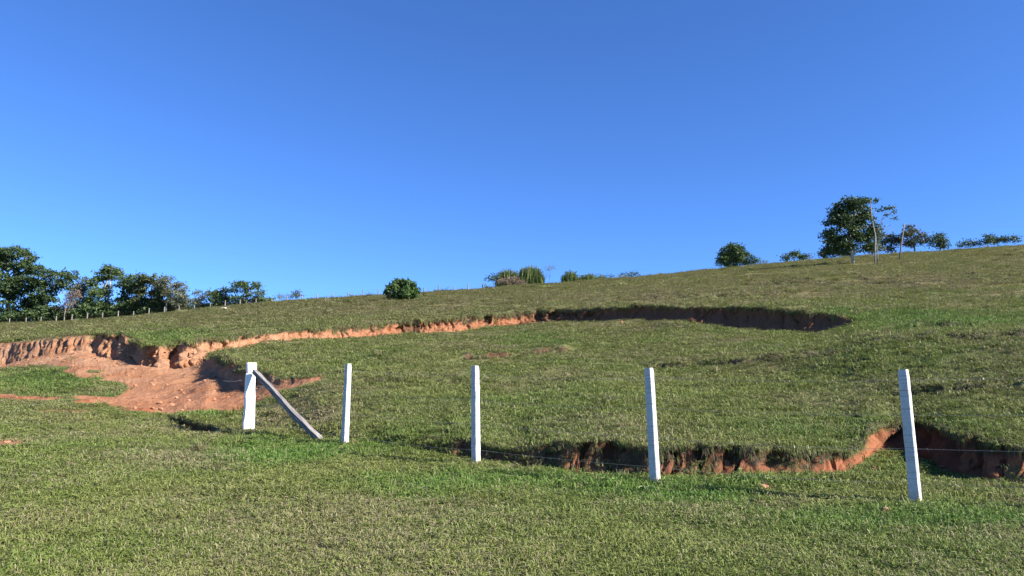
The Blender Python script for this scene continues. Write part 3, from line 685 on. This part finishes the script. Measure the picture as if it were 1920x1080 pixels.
# corner post: thick hewn timber, painted white, with a separate looking head block
r = random.Random(5); m = MB(); H = (ctop-cfoot).length
def ring(z, a, dx=0.0, dy=0.0, c=.03):
    sh = [(a-c, -a), (a, -a+c), (a, a-c), (a-c, a), (-a+c, a), (-a, a-c), (-a, -a+c), (-a+c, -a)]
    return [(x+dx+r.uniform(-.006, .006), y_+dy+r.uniform(-.006, .006), z) for x, y_ in sh]
prof = [(-.3,.122,0),(0,.122,0),(.15,.124,.0),(.35,.118,.006),(.55,.112,.010),(.75,.117,.004),(.95,.108,-.002),(1.15,.104,-.004),(H-.262,.100,-.004),(H-.245,.088,-.004),(H-.232,.088,-.004),(H-.215,.109,.008),(H-.02,.111,.008),(H,.104,.008)]
m.rings([ring(z, a, dx, 0, .022) for z, a, dx in prof])
o = m.build('corner_post', M_wpaint, FENCE); o.location = cfoot-F0v; o.rotation_mode = 'QUATERNION'
o.rotation_quaternion = Vector((0, 0, 1)).rotation_difference((ctop-cfoot).normalized()) @ Quaternion((0, 0, 1), math.atan2(-.89, .45)+math.pi/2)
o['label'] = 'thick white painted timber corner post'
# brace
b0 = px(477, 697, 17.62); b1 = px(612, 826, 15.4); b1.z = ground_z(b1.x, b1.y)-.10
dv = b1-b0; Lb = dv.length; r = random.Random(9); m = MB(); rings = []
for k in range(15):
    q = k/14; a = .050+.012*q+r.uniform(-.004, .004); b_ = .052+.010*q+r.uniform(-.004, .004)
    wob = .018*math.sin(q*7+.5); cc = .007
    sh = [(a-cc, -b_), (a, -b_+cc), (a, b_-cc), (a-cc, b_), (-a+cc, b_), (-a, b_-cc), (-a, -b_+cc), (-a+cc, -b_)]
    rings.append([(x+wob+r.uniform(-.004, .004), y_+r.uniform(-.004, .004), q*(Lb+.15)-.02) for x, y_ in sh])
m.rings(rings); o = m.build('brace', M_wthr, FENCE); o.location = b0-F0v; o.rotation_mode = 'QUATERNION'
o.rotation_quaternion = dv.to_track_quat('Z', 'Y'); o['label'] = 'weathered grey timber brace leaning against the corner post'
# longer grass round the feet of the posts
gp = []; r = random.Random(12)
for b_ in feet+[cfoot, b1]:
    for k in range(26):
        a = r.uniform(0, 6.28); q = r.uniform(.07, .24); x_, y_ = b_.x+math.cos(a)*q, b_.y+math.sin(a)*q; gp.append((x_, y_, ground_z(x_, y_)))
gp = np.array(gp); n_ = len(gp); sc_ = rng.uniform(.8, 1.25, n_)
scatter('post_foot_grass', gp, rng.uniform(0, 6.28, n_), np.stack([sc_*.8, sc_*.8, sc_*1.15], 1), rng.random(n_), rng.uniform(.05, .6, n_), rng.random(n_), T_lawn, 'longer grass tufts round the feet of the white posts', 'grass')
# barbed wires
chain = [(cfoot, ctop)]+list(zip(feet, tops))
for wi, fr in enumerate((.92, .66, .41, .16)):
    m = MB(); r = random.Random(20+wi)
    for (a0, a1), (c0, c1) in zip(chain[:-1], chain[1:]):
        A = a0.lerp(a1, fr if a0 is not cfoot else min(fr, .78)); Bq = c0.lerp(c1, fr); n = 10; sag = r.uniform(.015, .05)
        off = Vector((.61, .79, 0))*.062
        pts_ = [A.lerp(Bq, k/n)+off-Vector((0, 0, sag*4*(k/n)*(1-k/n))) for k in range(n+1)]
        m.tube(pts_, [.0018]*(n+1), n=4, cap=False)
        L_ = (Bq-A).length; nb = int(L_/.16)
        for k in range(1, nb):
            c = A.lerp(Bq, k/nb)+off-Vector((0, 0, sag*4*(k/nb)*(1-k/nb))); d = Vector((r.uniform(-1, 1), r.uniform(-1, 1), r.uniform(-1, 1))).normalized()*.014
            m.tube([c-d, c+d], [.0014, .0014], n=3, cap=False)
    m.build('wire', M_wire, FENCE, off=F0v)
# loose wire end hanging left from the corner post
m = MB(); A = cfoot.lerp(ctop, .75); m.tube([A+Vector((-.10, -.05, 0)), A+Vector((-.3, -.2, -.05)), A+Vector((-.52, -.3, -.04))], [.0025]*3, n=4); m.build('wire', M_wire, FENCE, off=F0v)

# ------------------------------------------------------------------ far pasture fence on the skyline
fu = [-70,-41,-12,17.5,48,76,105,134,163,192,221,250,279,308,335,364,394,422,450,480,509,537.5,566,594.5,623.5,652,680,709,738,767,795,822,850,877,905,934]
base_v = np.interp(fu, [c[0] for c in CREST], [c[1] for c in CREST])
FF_ = empty('pasture_fence', on_hill(509, float(np.interp(509, fu, base_v))+1)); FFv = FF_.location.copy()
tag(FF_, 'distant fence of old wooden posts along the pasture skyline', 'fence')
pp = []
for i, (u, v) in enumerate(zip(fu, base_v)):
    yy = 147.5 if u < 500 else 150.5; tt = float(ray(u, v)[0]); zz = ground_z(tt*yy, yy)
    b_ = Vector((tt*yy, yy, zz)); h = random.uniform(1.75, 2.1) if u < 520 else random.uniform(2.1, 2.5)
    w_ = random.uniform(.10, .135); m = MB(); ln = random.uniform(-.05, .05)
    m.tube([(0, 0, -.3), (ln*.4, 0, h*.5), (ln, 0, h)], [w_*1.1, w_, w_*.9], n=7, jit=.12)
    o = m.build('post', K_post, FF_); o.location = b_-FFv; pp.append(b_+Vector((ln, 0, h)))
for fr in (.25, .55, .88):
    m = MB(); m.tube([p_-Vector((0, 0, (1-fr)*1.3)) for p_ in pp], [.007]*len(pp), n=3, cap=False); m.build('wire', M_wire, FF_, off=FFv)

# ------------------------------------------------------------------ trees and shrubs
def leaves(blobs, size, k, seed, flat=.6, up=.5, stretch=1.7, clump=.5, hollow=.55):
    """blobs: (centre, (rx, ry, rz)) -> one mesh of leaf shaped faces spread through the crown in clumps"""
    g = np.random.default_rng(seed); VV = []; lv = []
    for c, (rx, ry, rz) in blobs:
        ar = math.pi*rx*rz; nc = max(4, int(ar*1.6)); nl = max(8, int(k*ar*19/nc/(size/.4)**2))
        d = g.normal(size=(nc, 3)); d /= np.linalg.norm(d, axis=1)[:, None]
        rr = (hollow+(1-hollow)*g.random(nc))[:, None]*(.85+.3*g.random((nc, 1)))
        cc = np.array(c)+d*rr*np.array([rx, ry, rz]); ctone = g.random(nc)
        pos_ = np.repeat(cc, nl, 0)+g.normal(size=(nc*nl, 3))*np.array([1, 1, flat])*clump
        n = len(pos_); nrm = g.normal(size=(n, 3))+np.array([0, 0, up*2]); nrm /= np.linalg.norm(nrm, axis=1)[:, None]
        a = np.cross(nrm, g.normal(size=(n, 3))); a /= np.linalg.norm(a, axis=1)[:, None]+1e-9; b = np.cross(nrm, a)
        s_ = (size*(.6+.8*g.random(n)))[:, None]
        a = a*s_*.5*stretch; b = b*s_*.5*.75
        VV.append(np.stack([pos_-a, pos_+b-.1*a+nrm*s_*.08, pos_+a, pos_-b-.1*a+nrm*s_*.08], 1).reshape(-1, 3))
        tone = np.clip(.65*np.repeat(ctone, nl)+.45*g.random(n), 0, 1); lv.append(np.repeat(tone, 4))
    VV = np.concatenate(VV); F = np.arange(len(VV)).reshape(-1, 4); return VV, F, np.concatenate(lv)

def tree(name, label, cat, base, depth, blobs, leaf, bark, trunk=None, tr=.2, size=.42, k=3.0, seed=0, group=None, limbs=True, dfac=1.0, **kw):
    """base (u, v) or None: foot of the trunk; blobs in photograph pixels (u, v, ru, rv) at the tree's own distance"""
    y = depth; r = random.Random(seed+100)
    if isinstance(base, Vector): foot = base
    else:
        t = float(ray(*base)[0]); foot = Vector((t*y, y, ground_z(t*y, y)))
    mpp = y/FPX
    root = empty(name, foot); tag(root, label, cat, group)
    size *= .78; k = max(k, 1.9) if k > 1.2 else k
    W = []
    for i, (u, v, ru, rv) in enumerate(blobs):
        c = px(u, v, y); c.y += r.uniform(-.5, .5)*ru*mpp*dfac; W.append((c, (ru*mpp, max(ru, rv)*mpp*.9*dfac, rv*mpp)))
    VV, F, lv = leaves([(np.array(c), q) for c, q in W], size, k, seed, **kw)
    me = fast_mesh('crown', VV-np.array(foot), F, leaf, False); attr(me, 'lv', lv); link_obj('crown', me, root)
    m = MB()
    tp = [foot-Vector((0, 0, .3))]+([px(u, v, y) for u, v in trunk] if trunk else [foot.lerp(W[0][0], .5)+Vector((r.uniform(-.3, .3), 0, 0)), W[0][0]])
    nseg = len(tp)
    m.tube(tp, [tr*(1.15-.75*i/(nseg-1)) for i in range(nseg)], n=9, jit=.1, r=r)
    if limbs:
        for c, (rx, ry, rz) in W:
            j = r.randrange(max(1, nseg//2), nseg); st = tp[j].lerp(tp[j-1], r.uniform(0, .7))
            if (c-st).length < .4: continue
            md_ = st.lerp(c, .5)+Vector((r.uniform(-.4, .4), r.uniform(-.3, .3), r.uniform(.0, .5)))*min(1, rx)
            m.tube([st, md_, c], [tr*.5, tr*.33, tr*.14], n=6, r=r, jit=.1)
            for _ in range(3):
                e = c+Vector((r.uniform(-.8, .8)*rx, r.uniform(-.6, .6)*ry, r.uniform(-.3, .8)*rz))
                m.tube([md_.lerp(c, r.uniform(.2, 1)), e], [tr*.16, tr*.05], n=4, r=r)
    m.build('trunk', bark, root, smooth=True, off=foot)
    return root

GW = 'trees of the wood behind the far fence'
tree('broadleaf_tree', 'tallest dark broadleaf tree at the left edge of the wood', 'tree', (15,606), 160, [(22,472,26,14),(52,485,18,15),(5,492,22,14),(-25,480,28,20),(40,505,30,12),(62,500,12,10),(15,535,36,24),(-30,530,34,28),(55,535,22,22),(20,570,40,22),(-40,575,36,22),(60,572,24,20)], L_dark, K_grey, [(14,560),(12,520),(18,490)], .38, .46, 3.3, 1, GW)
tree('umbrella_tree', 'dark flat-topped tree with leaning trunk second from the left', 'tree', (84,606), 158, [(88,515,20,10),(115,513,22,11),(135,522,10,8),(75,530,20,12),(100,532,26,10),(128,535,12,8),(72,555,16,16),(95,556,14,14)], L_dark, K_dark, [(88,570),(97,548),(108,525)], .26, .44, 2.6, 2, GW)
tree('thin_tree', 'pale thin-leaved tree between the flat-topped tree and the tall one', 'tree', (146,603), 162, [(155,530,14,11),(146,545,16,12),(162,548,16,12),(138,560,14,14),(155,572,18,14)], L_grey, K_grey, [(148,575),(152,545)], .16, .34, 1.5, 3, GW)
tree('dead_bush', 'leafless greyish pink bush in a gap of the wood', 'bush', (120,604), 154, [(128,560,13,12),(117,576,15,10),(138,552,10,8)], L_dead, K_grey, [(121,590),(126,565)], .12, .26, 1.1, 4, limbs=True)
tree('tall_tree', 'tall tree with a round top and sky gap beside its trunk', 'tree', (196,604), 160, [(208,503,17,11),(216,516,14,9),(200,515,13,9),(188,516,12,10),(180,530,14,11),(195,540,12,8),(190,560,26,18),(205,578,24,14),(172,575,18,16)], L_mid, K_pale, [(200,570),(206,540),(208,508)], .22, .40, 2.8, 5, GW)
tree('broadleaf_tree', 'dense dark tree right of the tall round-topped one', 'tree', (236,604), 158, [(240,524,20,10),(228,535,15,10),(255,535,16,12),(240,552,24,12),(225,570,18,14),(250,575,20,14)], L_dark, K_dark, [(237,580),(240,545)], .22, .42, 2.9, 6, GW)
tree('broadleaf_tree', 'olive green broad tree in the middle of the wood', 'tree', (283,598), 156, [(275,522,16,10),(292,525,20,11),(262,540,14,12),(285,545,24,12),(300,550,14,14),(270,568,22,15),(295,572,16,14)], L_olive, K_grey, [(283,575),(284,540)], .24, .40, 2.9, 7, GW)
tree('pale_tree', 'thin grey-green tree with a pale trunk at the right end of the wood', 'tree', (310,590), 153, [(318,532,18,11),(335,540,15,12),(306,540,12,12),(325,555,20,12),(343,560,12,12),(350,572,10,10),(330,572,14,8)], L_grey, K_pale, [(312,572),(317,555),(322,530)], .19, .32, 1.5, 8, GW)
tree('young_tree', 'small thin tree standing between the wood and the round dark tree', 'tree', (372,582), 155, [(372,556,11,10),(386,553,8,9),(368,570,10,8),(380,572,9,7)], L_grey, K_grey, [(373,565)], .10, .30, 1.7, 9)
tree('round_tree', 'small round dark tree left of the spreading umbrella tree', 'tree', (411,578), 153, [(413,545,13,8),(405,556,12,8),(421,556,11,9),(412,566,17,7)], L_dark, K_grey, [(412,568),(412,555)], .15, .36, 3.2, 10)
tree('spreading_tree', 'spreading umbrella tree in layers, last in line before the bare skyline', 'tree', (462,572), 152, [(448,534,14,5),(465,532,17,5),(482,537,11,5),(440,545,9,5),(462,544,14,4),(488,550,9,6),(440,560,8,7),(452,562,8,6),(480,560,11,7),(468,553,10,4),(495,562,5,6)], L_mid, K_grey, [(462,562),(464,548)], .20, .36, 3.0, 11, dfac=.9)
tree('sapling', 'small reddish round sapling by the skyline fence', 'tree', (555,562), 152, [(555,554,6,5),(557,549,4,3)], L_russet, K_grey, [(555,556)], .06, .26, 3.0, 12)
for i, (u, v, w_, h_) in enumerate([(524,556,4,5),(530,558,3,3),(542,556,4,4)]):
    tree('small_shrub', ['wispy little shrub just right of the spreading tree', 'tiny middle shrub of the three on the skyline', 'wispy little shrub left of the reddish sapling'][i], 'shrub', (u, v+4), 152, [(u, v, w_, h_)], L_grey, K_grey, [(u, v)], .03, .2, 1.4, 13+i, group='little skyline shrubs')
# undergrowth at the foot of the wood: one uncountable mass
ub = []
for u in np.arange(-90, 350, 9.0):
    v = float(np.interp(u, [c[0] for c in CREST], [c[1] for c in CREST])); hh_ = random.uniform(11, 25); c = px(u, v-hh_*.55, 156); ub.append((np.array(c), (1.15, 1.6, hh_*.07)))
for u in np.arange(350, 510, 12.0):
    v = float(np.interp(u, [c[0] for c in CREST], [c[1] for c in CREST])); c = px(u, v-2, 154); ub.append((np.array(c), (.9, 1.0, .35)))
VV, F, lv = leaves(ub, .36, 5.0, 77); me = fast_mesh('undergrowth', VV, F, L_dark); attr(me, 'lv', lv)
tag(link_obj('undergrowth', me), 'dark undergrowth along the foot of the wood behind the far fence', 'undergrowth', kind='stuff')

# lone bush on the hill, left of centre
b_ = on_hill(755, 564)
tree('leafy_bush', 'rounded bright green leafy bush standing alone on the pasture', 'bush', b_, b_.y, [(752,536,14,11),(766,542,14,10),(741,546,13,11),(757,549,18,10),(733,553,9,8),(774,551,11,8),(745,557,14,6),(765,558,14,6)], L_bush, K_grey, [(755,552)], .12, .42, 4.2, 31, stretch=2.8, clump=.3, up=.2, hollow=.75)
# cane and thicket on the skyline
def cane(name, label, u0, u1, v0, v1, depth, n, seed, cat='cane', mat=L_cane, group=None):
    g = np.random.default_rng(seed); foot = px((u0+u1)/2, v1, depth); foot.z = ground_z(foot.x, depth)-.2; HT = px((u0+u1)/2, v0, depth).z-foot.z; VV = []; lv = []; mpp = depth/FPX
    root = empty(name, foot); tag(root, label, cat, group)
    for i in range(n*3):
        x = (g.random()-.5)*(u1-u0)*mpp; yv = g.normal(0, .8); H_ = HT*g.uniform(.45, 1.1)*(1-.35*abs(x/((u1-u0)*mpp*.5))**3); ln = g.normal(0, .18); w_ = g.uniform(.06, .12)
        o = np.array([x, yv, 0]); th = g.uniform(0, 3.14); s_ = np.array([math.cos(th), math.sin(th), 0])*w_
        p1 = o+np.array([ln*.3, 0, H_*.6]); p2 = o+np.array([ln+g.normal(0, .15), g.normal(0, .15), H_])
        VV += [o-s_, o+s_, p1+s_, p1-s_, p1-s_, p1+s_, p2+s_*.15, p2-s_*.15]; lv += [g.random()]*8
        for _ in range(6):
            q = o+(p2-o)*g.uniform(.35, .95); a = g.uniform(0, 6.28); d = np.array([math.cos(a), math.sin(a), .7])*g.uniform(.3, .6); e = q+d+np.array([0, 0, -.15]); sd_ = np.array([-d[1], d[0], 0])*.16
            VV += [q, q+d*.5+sd_, e, q+d*.5-sd_]; lv += [g.random()]*4
    VV = np.array(VV); F = np.arange(len(VV)).reshape(-1, 4)
    me = fast_mesh('stalks', VV, F, mat); attr(me, 'lv', np.array(lv)); link_obj('stalks', me, root)['kind'] = 'stuff'; return root
cane('thicket', 'lower left half of the yellow-green thicket on the skyline', 930, 976, 507, 536, 149, 260, 40, 'thicket')
cane('thicket', 'taller right half of the yellow-green thicket on the skyline', 970, 1019, 501, 534, 149.5, 330, 41, 'thicket')
tree('dry_bush', 'low brown leafless bush at the foot of the yellow-green thicket', 'bush', (955,537), 145.5, [(942,528,9,5),(955,526,10,6),(968,528,9,5),(982,530,7,3)], L_dead, K_grey, [(955,530)], .06, .22, 2.6, 42)
tree('small_tree', 'little dark bent tree left of the yellow-green thicket', 'tree', (930,538), 147, [(923,521,6,3),(917,524,4,2),(928,518,4,2)], L_dark, K_dark, [(931,531),(926,524)], .06, .28, 3, 43)
tree('wispy_tree', 'nearly bare wispy tree right of the yellow-green thicket', 'tree', (1031,530), 148, [(1028,504,7,5),(1036,502,6,4),(1024,512,4,3)], L_grey, K_grey, [(1031,520),(1029,508)], .045, .16, .55, 44)
cane('cane_clump', 'tall clump of pale cane beside the wispy tree', 1054, 1083, 510, 528, 150, 150, 45)
cane('cane_clump', 'middle clump of pale cane on the skyline', 1086, 1120, 514, 526, 150, 130, 46)
cane('cane_clump', 'shortest clump of cane at the right end of the row', 1119, 1137, 516, 524, 150, 50, 47)
tree('small_shrub', 'single dark shrub right of the cane row', 'shrub', (1142,522), 148, [(1142,519,3,3)], L_dark, K_dark, [(1142,520)], .05, .24, 4, 48)
tree('low_shrub', 'low dark shrub strip just showing over the bare skyline', 'shrub', (1180,519), 151, [(1172,517,6,2),(1182,516,7,2.5),(1194,515,6,2)], L_dark, K_dark, [(1180,517)], .05, .24, 3, 49)

# right hand skyline
tree('round_tree', 'dense rounded tree alone on the skyline right of centre', 'tree', (1376,500), 153, [(1380,462,16,9),(1388,472,18,11),(1365,470,14,10),(1358,484,16,11),(1392,486,18,10),(1375,486,22,14),(1408,490,9,7)], L_mid, K_dark, [(1376,482)], .2, .36, 3.4, 51)
tree('low_shrub', 'low shrub trailing right from the dense rounded tree', 'shrub', (1424,493), 153, [(1420,490,7,4),(1431,490,4,3)], L_mid, K_dark, [(1424,490)], .05, .28, 2.6, 52)
tree('round_tree', 'small dome-shaped tree left of the big tree', 'tree', (1488,488), 154, [(1490,478,11,5),(1480,483,9,5),(1499,483,9,5)], L_mid, K_dark, [(1488,484)], .12, .32, 3.8, 53)
tree('low_shrub', 'pale low shrub just right of the small dome-shaped tree', 'shrub', (1516,486), 154, [(1516,482,6,3.5)], L_grey, K_grey, [(1516,483)], .05, .25, 2.4, 54)
b_ = on_hill(1601, 495)
tree('big_tree', 'big dark tree with a short pale crooked trunk on the hill', 'tree', b_, b_.y, [(1590,382,26,10),(1612,384,20,11),(1572,396,20,11),(1600,398,28,12),(1562,414,14,12),(1590,418,32,14),(1618,412,18,12),(1558,436,15,13),(1585,442,30,16),(1617,440,20,14),(1630,425,11,12),(1568,460,20,11),(1596,457,22,9),(1625,460,14,10),(1635,445,9,10)], L_dark, K_pale, [(1598,482),(1597,470),(1592,440),(1592,405)], .20, .30, 3.6, 55, clump=.42)
tree('background_tree', 'dark lower tree behind the big tree, left side', 'tree', (1556,484), 150, [(1556,462,14,12),(1548,474,12,9),(1572,472,16,10),(1590,474,14,8)], L_dark, K_dark, [(1556,472)], .14, .34, 3.4, 56)
tree('background_tree', 'yellowish lower tree behind the pale slender trunks', 'tree', (1636,478), 146, [(1632,452,13,11),(1642,440,9,9),(1630,466,13,8),(1645,468,8,7)], L_olive, K_dark, [(1636,466)], .12, .32, 2.4, 57)
b_ = on_hill(1640.5, 497.5)
tree('slender_tree', 'slender tree with twin pale trunks and flat leaf tufts', 'tree', b_, b_.y, [(1628,374,12,3),(1642,376,8,3),(1650,394,6,2),(1668,392,12,3),(1676,396,6,2),(1638,412,6,2.5),(1677,410,4,1.2),(1664,403,3,1)], L_mid, K_lite, [(1641,470),(1641,440),(1635,412),(1632,378)], .10, .24, 2.4, 58, clump=.22, limbs=False, hollow=.3)
o = C.objects['slender_tree']; fo = o.location; yb = fo.y; m = MB(); r = random.Random(3)
m.tube([px(1646,490,yb+1.5)-Vector((0, 0, .3)), px(1644,465,yb+1), px(1642,442,yb)], [.085, .065, .05], n=8)
m.build('stem', K_lite, o, smooth=True, off=fo)
m = MB(); m.tube([px(1642,442,yb), px(1650,420,yb), px(1657,404,yb), px(1664,393,yb)], [.055, .045, .035, .02], n=6)
for a in [((1643,446),(1655,432),(1670,414)), ((1644,450),(1660,436),(1676,420)), ((1645,452),(1658,444),(1678,428)), ((1654,412),(1662,405),(1668,402)), ((1656,405),(1668,400),(1678,411)), ((1640,425),(1644,416),(1640,411))]:
    m.tube([px(u, v, yb+r.uniform(-.5, .5)) for u, v in a], [.03, .022, .012], n=5)
m.build('branch', K_grey, o, smooth=True, off=fo)
# leaning pole with a power line
b_ = on_hill(1685, 488); pt = px(1696, 419, b_.y)
po = empty('utility_pole', b_); tag(po, 'thin leaning wooden pole with a wire on the hill', 'pole')
m = MB(); m.tube([b_-Vector((0, 0, .4)), b_.lerp(pt, .5), pt], [.10, .09, .075], n=9); m.build('shaft', K_grey, po, smooth=True, off=b_)
m = MB(); m.tube([pt+Vector((-.35, .1, -.25)), pt+Vector((.35, -.1, -.2))], [.04, .04], n=6); m.build('crossarm', K_grey, po, off=b_)
m = MB(); e = px(2300, 395, b_.y+8); A = pt-Vector((0, 0, .2))
m.tube([A.lerp(e, k/12)-Vector((0, 0, 1.0*4*(k/12)*(1-k/12))) for k in range(13)], [.012]*13, n=4, cap=False); m.build('wire', M_wire, po, off=b_)
tree('background_tree', 'reddish tree just left of the leaning pole', 'tree', (1672,474), 152, [(1670,446,13,6),(1660,450,10,6),(1682,448,9,6),(1672,458,15,7),(1668,467,10,4)], L_russet, K_dark, [(1672,466),(1672,455)], .12, .32, 2.6, 61)
tree('background_tree', 'open-crowned russet tree right of the leaning pole', 'tree', (1716,470), 150, [(1703,427,8,5),(1712,435,15,7),(1726,440,11,7),(1700,440,10,7),(1718,452,18,8),(1735,455,8,8),(1704,456,10,7)], L_russet, K_grey, [(1714,455),(1712,440)], .13, .32, 2.3, 62)
tree('background_tree', 'small dark tree furthest right of the skyline trees', 'tree', (1762,465), 149, [(1760,444,8,6),(1765,453,12,8),(1752,448,6,4),(1750,459,9,5),(1772,459,8,5)], L_dark, K_dark, [(1762,456)], .12, .32, 3.2, 63)
tree('low_shrub', 'low flat dark shrub left of the last shrub on the right skyline', 'shrub', (1816,464), 148, [(1805,459,9,3),(1820,457,11,4),(1832,458,6,3)], L_dark, K_dark, [(1816,460)], .06, .3, 3.2, 64)
tree('low_shrub', 'wider dark shrub at the right end of the skyline', 'shrub', (1872,459), 147, [(1855,449,11,6),(1870,452,12,5),(1885,451,9,5),(1898,449,8,5),(1845,455,8,4)], L_dark, K_dark, [(1872,454)], .06, .3, 3.2, 65)

# ------------------------------------------------------------------ small things
def lump(name, label, cat, c, s_, mat, seed, sub=2):
    bm = bmesh.new(); bmesh.ops.create_icosphere(bm, subdivisions=sub, radius=1); g = random.Random(seed)
    for v in bm.verts:
        n = v.co.copy(); q = 1+.35*float(perlin(n.x*1.6+seed, n.y*1.6, n.z*1.6)); v.co = Vector((n.x*s_[0]*q, n.y*s_[1]*q, n.z*s_[2]*q))
    me = bpy.data.meshes.new(name); bm.to_mesh(me); bm.free(); me.materials.append(mat)
    o = link_obj(name, me); o.location = c; return tag(o, label, cat)
c = on_hill(419, 581); lump('stone', 'small pale stone below the far fence by the round dark tree', 'stone', c+Vector((0, 0, .1)), (.5, .3, .28), M_stone, 3)
def lawn_pt(u, v):
    t, zr = ray(u, v); j = int(np.argmin(np.abs(T-t))); r_ = [i for i in range(NR) if sec[i] == 'lawn' and P[i, j, 1] > 3]
    zz = (P[r_, j, 2]-EYE)/P[r_, j, 1]; k = int(np.argmin(np.abs(zz-zr))); p = P[r_[k], j]; return Vector((float(t)*p[1], p[1], p[2]))
lump('soil_clod', 'red soil clod in the grass below the bank', 'soil', lawn_pt(1433, 916)+Vector((0, 0, .02)), (.085, .06, .045), M_clod, 5)
lump('soil_clod', 'small dull clod in the lawn left of the largest white post', 'soil', lawn_pt(1660, 960)+Vector((0, 0, .02)), (.075, .06, .04), M_clod, 8)
# broad leaved weed
M_weed = leaf_mat('weed_leaf', (.14, .20, .06), (.28, .34, .15))
wp = lawn_pt(1213, 925); wr = empty('weed', wp); tag(wr, 'broad-leaved pale green weed in the lawn below a white post', 'weed'); r = random.Random(4)
for i in range(9):
    a = i*2.4; L_ = r.uniform(.07, .13); w_ = L_*.28; d = Vector((math.cos(a), math.sin(a), 0)); s_ = Vector((-d.y, d.x, 0)); z0 = .03
    vs = [Vector((0, 0, z0)), d*L_*.4+s_*w_+Vector((0, 0, z0+.05)), d*L_*.8+s_*w_*.7+Vector((0, 0, z0+.05)), d*L_+Vector((0, 0, z0+.02)), d*L_*.8-s_*w_*.7+Vector((0, 0, z0+.055)), d*L_*.4-s_*w_+Vector((0, 0, z0+.055))]
    o = mesh_obj('leaf', vs, [(0, 1, 2, 3), (0, 3, 4, 5)], M_weed, wr); attr(o.data, 'lv', [r.random()]*6)
